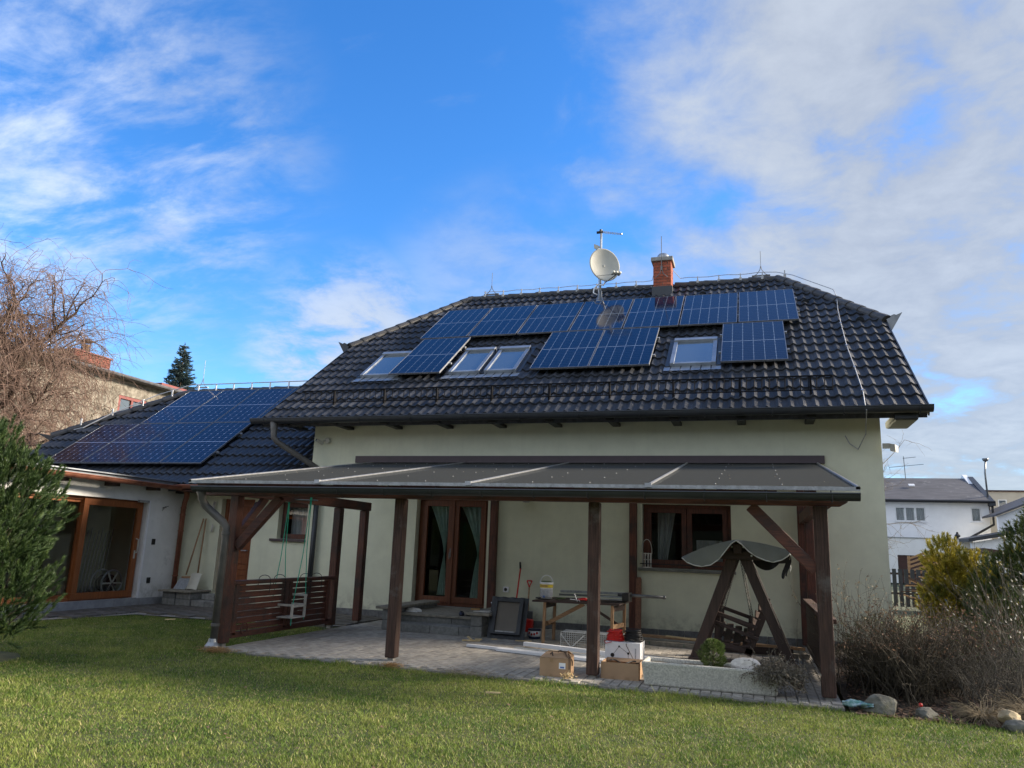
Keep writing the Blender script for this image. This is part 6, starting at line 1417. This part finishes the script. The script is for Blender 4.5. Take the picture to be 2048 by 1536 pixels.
conifer_bush('juniper', 'low dark juniper hidden between the bare bushes', YL, 220, .10, .03, 40, .006, 'needle_d', ((1.35, 10.8, 0), (1.35, 10.8, .4)), .5, cat='juniper')

# spruce behind the wing roof
sf = thing('blue_spruce', 'blue-grey spruce top rising behind the wing roof ridge', 'spruce', (-30.3, 33.5, 0))
Ps = []; Ds = []; sxp, syp, zt = -30.3, 33.5, 11.75
for lev in range(60):
    z = zt-.10-lev*.115; r_ = .06+(zt-z)*.30; nb = int(7+r_*8)
    for k in range(nb):
        a = rng.random()*6.28; rl = r_*(.75+.35*rng.random())
        for q in np.arange(.15, 1.0, .13/max(rl, .13)): Ps.append((sxp+math.cos(a)*rl*q, syp+math.sin(a)*rl*q, z-.10*q*rl+.10*rl*q*q)); Ds.append((math.cos(a)+rng.normal(0, .5), math.sin(a)+rng.normal(0, .5), .25+rng.normal(0, .2)))
needles('foliage', np.array(Ps), np.array(Ds), .22, 34, .09, .035, 'needle_b', sf); MB().tube([(sxp, syp, 0), (sxp, syp, zt)], [.18, .02], 8).build('trunk', 'bark', sf)
print('p4 ok')
# ================================================================ LEFT NEIGHBOUR
lh = thing('neighbour_house', 'old pebbledash house with brown window and shallow roof behind the bare willow', 'house', (-25, 21, 0))
wallgrid(8, 28.2, 0, 7.3, -24, -24.3, [(23.35, 24.8, 5.3, 6.68)], 'x').build('wall', 'pebble', lh)
MB().box(-34, -24.3, 27.9, 28.2, 0, 7.3).box(-34, -24.3, 8, 8.3, 0, 7.3).build('wall', 'pebble', lh)
MB().prism([(-23.65, 7.6, 7.30), (-23.65, 7.6, 7.42), (-29, 7.6, 8.0), (-34, 7.6, 7.42), (-34, 7.6, 7.30)], (0, 20.9, 0)).build('roof', 'far_roof', lh)
MB().tube([(-23.58, 7.6, 7.36), (-23.58, 28.6, 7.36)], .07, 8).build('gutter', 'far_roof', lh)
wnn = thing('window', None, None); wnn.parent = lh
xf(frame_rect(23.35, 24.8, 5.3, 6.68, -24.12, -24.02, .12)).build('frame', 'redmetal', wnn); MB().box(-24.1, -24.03, 24.03, 24.13, 5.42, 6.56).build('mullion', 'redmetal', wnn); MB().box(-24.10, -24.09, 23.47, 24.68, 5.42, 6.56).build('pane', 'skyglass', wnn)
MB().box(-24.16, -24.14, 23.47, 24.68, 5.42, 6.56).build('curtain', 'net_curtain', wnn)
def chim(y0, y1, zb, zt, x0=-25.2, x1=-24.2, cap='redmetal'):
    c_ = thing('chimney', None, None); c_.parent = lh; m = MB(); z = zb; r_ = 0
    MB().box(x0+.02, x1-.02, y0+.02, y1-.02, zb, zt).build('core', 'mortar', c_)
    while z < zt-.02:
        y = y0-(.13 if r_ % 2 else 0)
        while y < y1: a, b = max(y, y0)+.006, min(y+.26, y1)-.006; (m.box(x1-.02, x1, a, b, z, z+.075) if b-a > .03 else None); y += .27
        x = x0-(.13 if r_ % 2 else 0)
        while x < x1: a, b = max(x, x0)+.006, min(x+.26, x1)-.006; (m.box(a, b, y0, y0+.02, z, z+.075) if b-a > .03 else None); x += .27
        z += .088; r_ += 1
    m.build('brick', 'brick_old', c_, kind='stuff'); return c_
c1 = chim(21.2, 22.9, 7.2, 7.98); MB().box(-25.25, -24.15, 21.15, 22.95, 7.98, 8.03).build('cap', 'redmetal', c1)
MB().lathe([(.12, 0), (.10, .30), (.13, .31), (.13, .36)], (-24.6, 22.0, 8.03), 12).build('chimney_pot', 'straw', c1, smooth=True); MB().box(-24.85, -24.35, 21.8, 22.2, 8.52, 8.56).box(-24.83, -24.80, 21.98, 22.02, 8.03, 8.52).box(-24.40, -24.37, 21.98, 22.02, 8.03, 8.52).build('pot_cover', 'maroon', c1)
c2 = chim(16.2, 18.35, 7.2, 7.85); MB().box(-25.3, -24.1, 16.1, 18.45, 7.85, 7.95).build('cap', 'concrete', c2)
MB().prism([(-24.6, 25.6, 7.38), (-24.1, 25.6, 7.38), (-24.1, 25.6, 7.66), (-24.6, 25.6, 7.66)], (0, 1.6, 0)).build('parapet', 'redmetal', lh)
MB().tube([(-24.2, 19.6, 7.4), (-24.2, 19.6, 8.5)], .025, 6).tube([(-24.2, 19.0, 8.15), (-24.2, 20.2, 8.45)], .015, 5).build('aerial', 'redmetal', lh)
# creeper on that wall
cr = thing('creeper', 'leafless creeper covering the pebbledash wall', 'creeper', (-23.9, 17, 0)); out = ([], [], [], [])
for _ in range(1500):
    y = 11+14.5*rng.random(); z = .3+6.6*rng.random()
    if 23.2 < y < 24.9 and z > 5: continue
    if y > 23.0 and z > 6.3: continue
    cane((-23.9, y, z), (.05, rng.normal(0, 1), rng.normal(.1, .8)), .4+1.0*rng.random(), 6, .55, .06, .012, .005, out)
for k in range(3): out[0][:] = [np.array([min(-23.6, max(-23.98, p[0])), p[1], p[2]]) for p in out[0]]; out[1][:] = [np.array([min(-23.6, max(-23.98, p[0])), p[1], p[2]]) for p in out[1]]; break
seg_out(out, 'stems', 'twig_wall', cr)

# ================================================================ CORKSCREW WILLOW
wt = thing('willow', 'leafless corkscrew willow with drooping reddish twigs in front of the old house', 'willow', (-20.8, 15.3, 0))
big = MB(); out = ([], [], [], []); ends = []
def limb(p, d, L, r0, r1, n, wig, lift):
    p = Vector(p); d = Vector(d).normalized(); pts = [p.copy()]; ds = []
    for i in range(n):
        d = (d+Vector((random.gauss(0, wig), random.gauss(0, wig), random.gauss(0, wig)+lift))).normalized(); p = p+d*L/n; pts.append(p.copy()); ds.append(d.copy())
    big.tube(pts, [r0+(r1-r0)*i/n for i in range(n+1)], 6, False); return pts, ds
tp_, td_ = limb((-20.8, 15.3, 0), (.03, .03, 1), 5.8, .26, .20, 8, .05, .02)
subs = []
for k in range(13):
    a = k*6.28/13+random.uniform(-.3, .3); st_p = tp_[4+k % 5]
    pts, ds = limb(st_p, (math.cos(a), math.sin(a), .75+.4*random.random()), 2.2+1.4*random.random(), .11, .035, 9, .22, -.0)
    for j in range(3, 10):
        for _ in range(2):
            dd = ds[j-1]; q, e = limb(pts[j], (dd.x+random.gauss(0, .7), dd.y+random.gauss(0, .7), dd.z+random.gauss(.15, .5)), .8+1.0*random.random(), .028, .012, 6, .30, -.02)
            subs += list(zip(q[2:], e[1:]))
big.build('limbs', 'bark', wt, smooth=True)
n_t = 0
for (p, d) in subs:
    st = []; cane(p, (d.x, d.y, d.z-.4), 1.2+2.2*random.random(), 13, .30, .34, .006, .003, out, st)
    for _ in range(2):
        st = []
        L_ = .7+2.2*random.random()**1.5
        cane(p, (d.x+rng.normal(0, .8), d.y+rng.normal(0, .8), d.z+.2+rng.normal(0, .5)), L_, 11, .30, .15, .0085, .004, out, st)
        for _ in range(3):
            q, e, f = st[int(rng.random()*9)]; cane(q, e+rng.normal(0, .7, 3), .25+.6*rng.random(), 6, .36, .13, .0045, .0028, out)
seg_out(out, 'twigs', 'twig_red', wt)

# ================================================================ RIGHT NEIGHBOURS
nh = thing('neighbour_house', 'white two-storey house with grey roof, antenna and three-part window beyond the garden', 'house', (10, 60, 0))
wallgrid(2, 15.2, 0, 5.55, 60, 60.3, [(9.35, 11.3, 4.1, 5.12), (14.08, 14.72, 4.15, 5.15)]).build('wall', 'far_white', nh)
MB().prism([(15.2, 60.3, 0), (15.2, 70, 0), (15.2, 70, 5.6), (15.2, 65, 7.9), (15.2, 60.3, 5.6)], (-.3, 0, 0)).build('wall', 'far_white', nh)
MB().prism([(1.8, 59.6, 5.62), (1.8, 64.6, 7.58), (1.8, 69.6, 5.62), (1.8, 69.6, 5.5), (1.8, 59.6, 5.5)], (13.35, 0, 0)).build('roof', 'far_roof', nh)
MB().prism([(15.16, 59.45, 5.5), (15.16, 64.6, 7.72), (15.16, 69.6, 5.5), (15.16, 69.6, 5.2), (15.16, 59.45, 5.25)], (.35, 0, 0)).build('parapet', 'anth', nh)
MB().tube([(1.8, 59.5, 5.52), (15.5, 59.5, 5.50)], .10, 8).build('gutter', 'ink', nh)
MB().tube([(15.35, 59.7, 5.45), (15.35, 59.7, 4.0), (13.9, 59.7, 3.1)], .08, 8).build('downpipe', 'ink', nh)
for x0, x1, z0, z1, k in ((9.35, 11.3, 4.1, 5.12, 3), (14.08, 14.72, 4.15, 5.15, 1)):
    q = thing('window', None, None); q.parent = nh; m = frame_rect(x0, x1, z0, z1, 59.98, 60.1, .08)
    for j in range(1, k): xx = x0+(x1-x0)*j/k; m.box(xx-.06, xx+.06, 59.98, 60.1, z0+.08, z1-.08)
    m.build('frame', 'whitewin', q)
    for j in range(k):
        a, b = x0+(x1-x0)*j/k+.06, x0+(x1-x0)*(j+1)/k-.06; MB().box(a, b, 60.06, 60.07, z0+.08, z1-.08).build('pane', 'glass', q); MB().grid(lambda u, v: (a+(b-a)*u, 60.2+.04*math.sin(u*25), z0+.08+(z1-z0-.16)*v), 24, 1).build('curtain', 'net_curtain', q)
    MB().box(x0-.06, x1+.06, 59.9, 60.0, z0-.06, z0).build('sill', 'whitewin', q)
MB().prism([(10.75, 62.2, 6.76), (11.15, 62.2, 6.76), (11.15, 62.5, 6.90), (10.75, 62.5, 6.90)], (0, 0, .06)).build('roof_hatch', 'whitewin', nh)
an_ = tag(MB().tube([(10.9, 64.2, 7.4), (10.86, 64.2, 9.2)], .03, 6).tube([(9.8, 64.2, 8.35), (12.2, 64.2, 8.6)], .02, 5).tube([(10.8, 64.2, 9.05), (11.7, 64.2, 9.15)], .02, 5).beam((9.8, 63.8, 8.1), (9.8, 64.4, 8.6), .02, .02).build('roof_antenna', 'steel'), 'rooftop aerial with two crossbars on the white neighbouring house', 'antenna')
an_.parent = nh; an_.location = an_.location-nh.location
for k in ('label', 'category'): del an_[k]
nx_ = thing('house_annex', 'low white flat-roofed annex with dark garage opening behind the wooden pallets', 'annex', (9, 54, 0))
wallgrid(2, 12.67, 0, 2.78, 54, 54.2, [(8.39, 11.5, 0, 1.72)]).build('wall', 'far_white', nx_); MB().box(12.47, 12.67, 54.2, 59.9, 0, 2.78).build('wall', 'far_white', nx_); MB().box(8.39, 11.5, 54.1, 54.15, 0, 1.72).build('garage_door', 'maroon', nx_)
MB().box(1.95, 12.72, 53.95, 59.95, 2.78, 2.83).build('roof_edge', 'zinc', nx_)
MB().lathe([(.10, 0), (.06, .06), (.16, .14), (.17, .20), (.08, .30), (.05, .42)], (11.9, 54.3, 2.83), 8).build('roof_vent', 'ink', nx_)
n3 = thing('neighbour_house', 'cream house with small window partly hidden behind the right-hand pines', 'house', (19, 68, 0))
wallgrid(15.6, 26, 0, 6.9, 68, 68.3, [(17.9, 18.5, 5.4, 6.3)]).build('wall', 'far_cream', n3); MB().box(15.5, 26, 67.9, 68.3, 6.9, 7.02).build('roof_edge', 'maroon', n3)
q = thing('window', None, None); q.parent = n3; frame_rect(17.9, 18.5, 5.4, 6.3, 68.0, 68.1, .07).build('frame', 'whitewin', q); MB().box(17.97, 18.43, 68.05, 68.06, 5.47, 6.23).build('pane', 'skyglass', q)
n4 = thing('neighbour_house', 'white gabled house with rising dark roof edge at the right border', 'house', (17, 57, 0))
MB().prism([(14.9, 57, 0), (24, 57, 0), (24, 57, 8.3), (14.9, 57, 4.4)], (0, .3, 0)).build('wall', 'far_white', n4)
MB().prism([(14.75, 56.7, 4.40), (24.2, 56.7, 8.55), (24.2, 56.7, 8.7), (14.75, 56.7, 4.52)], (0, 8, 0)).build('roof', 'far_roof', n4)
n5 = thing('lean_to', 'low white lean-to with sloping dark roof beside the annex', 'lean-to', (15, 52, 0))
MB().prism([(12.1, 52, 0), (20, 52, 0), (20, 52, 4.2), (12.1, 52, 2.55)], (0, .3, 0)).build('wall', 'far_white', n5)
MB().prism([(11.9, 51.7, 2.6), (20, 51.7, 4.25), (20, 51.7, 4.5), (11.9, 51.7, 2.8)], (0, 5, 0)).build('roof', 'anth', n5)
MB().lathe([(.12, 0), (.12, .25), (.18, .26), (.18, .32)], (14.0, 51.9, 3.15), 8).build('roof_vent', 'ink', n5)
tag(MB().tube([(15.35, 60.5, 5), (15.3, 60.5, 7.6), (15.4, 60.5, 8.45)], .06, 8).lathe([(.12, 8.4), (.2, 8.5), (.2, 8.6), (.05, 8.62)], (15.4, 60.5, 0), 10).build('flue_pipe', 'steel', smooth=True), 'tall thin flue pipe beside the white house gable', 'flue')
tag(MB().box(12.9, 18, 46, 46.2, 0, .6).prism([(11.0, 45, 2.15), (17, 45, 1.45), (17, 45, 1.25), (11.0, 45, 1.95)], (0, 4, 0)).build('shed_roof', 'maroon'), 'dark brown shed roof between annex and right-hand pine', 'shed')
# fence, pallets
fn_ = thing('picket_fence', 'dark slatted garden fence right of the green wall', 'fence', (5, 26, 0))
x = 3.2
while x < 8: MB().box(x, x+.11, 26, 26.03, .0, 1.10).build('picket', 'anth', fn_); x += .165
for z in (.35, .93): MB().box(3.2, 8, 26.03, 26.07, z, z+.06).build('rail', 'wood_grey_x', fn_)
pa = thing('pallet_stack', 'leaning weathered wooden pallet with pale slats behind the fence', 'pallet', (4.7, 27, 0))
for k in range(5): MB().beam((4.42, 26.7, .90+k*.125), (5.4, 27.1, 1.20+k*.145), .02, .06).build('slat', 'wood_pale_x', pa)
for x in (4.45, 4.9): MB().beam((x, 26.75, .6), (x+.02, 26.78, 1.5), .07, .06).build('block', 'wood_pale_z', pa)
wl_ = thing('wood_pile', 'heap of grey and pale boards behind the rose bush', 'wood pile', (4.5, 25, 0))
for k in range(16): a = random.uniform(-.35, .3); MB().beam((3.9+random.random()*.4, 24+random.random(), .25+k*.045), (5.0+random.random()*.6, 24+random.random(), .25+k*.045+a), .10, .03).build('board', 'wood_grey_x' if k % 3 else 'wood_pale_x', wl_)
tag(MB().beam((3.95, 24, .9), (4.9, 23.9, .35), .08, .05).build('leaning_beam', 'wood_grey_x'), 'grey beam leaning across the wood pile', 'beam')
tag(MB().box(4.4, 5.6, 24.6, 25.4, .0, .42).build('blue_tarp', 'blue', bevel=.06), 'blue tarpaulin bundle at the foot of the wood pile', 'tarp')
# bare trees right
def bare_tree(lab, x, y, h_, n, spread, r0, lean=(0, 0), seed=1, up_=1.2):
    t_ = thing('bare_tree', lab, 'tree', (x, y, 0)); out = ([], [], [], []); st = []
    cane((x, y, 0), (lean[0], lean[1], 1), h_*.55, 8, .05, -.03, r0, r0*.6, out, st)
    trunkp = list(st)
    for i in range(n):
        p, d, f = trunkp[min(7, int(2+rng.random()*6))]; a = rng.random()*6.28; s2 = []
        cane(p, (math.cos(a)*spread, math.sin(a)*spread, up_*rng.random()+.2), h_*(.25+.3*rng.random()), 9, .13, -.015, r0*.38, r0*.12, out, s2)
        for _ in range(7):
            q, e, f2 = s2[int(1+rng.random()*7.9)]; s3 = []; cane(q, e+rng.normal(0, .55, 3), h_*(.07+.12*rng.random()), 7, .18, -.01, r0*.12, r0*.05, out, s3)
            for _ in range(3): q3, e3, _f = s3[int(rng.random()*6.9)]; cane(q3, e3+rng.normal(0, .6, 3), h_*(.03+.05*rng.random()), 5, .2, 0, r0*.06, r0*.03, out)
    seg_out(out, 'branches', 'twig', t_, 'stuff'); return t_
bare_tree('bare fruit tree whose twigs poke out behind the right corner of the green house', 1.8, 20.5, 5.0, 30, 1.0, .042, up_=.9)
bare_tree('thin upright bare sapling against the sky at the right border', 8.75, 27, 5.6, 14, .40, .035, up_=2.2)
# clipped greenery added out of view behind the viewer, darkens the window reflections
hd = thing('added_hedge', 'unseen clipped evergreen screen added behind the viewer to darken the window reflections', 'added_hedge', (-3, -14, 0))
MB().grid(lambda u, v: (-45+80*u, -14-.5*math.sin(v*math.pi)+.25*math.sin(u*160)*math.sin(v*9), 6.2*v+.15*math.sin(u*97)), 220, 14).build('added_hedge_face', 'added_hedge', hd)
MB().box(-45, 35, -17, -14.3, 0, 6.0).build('added_hedge_body', 'added_hedge', hd)
print('scene built')
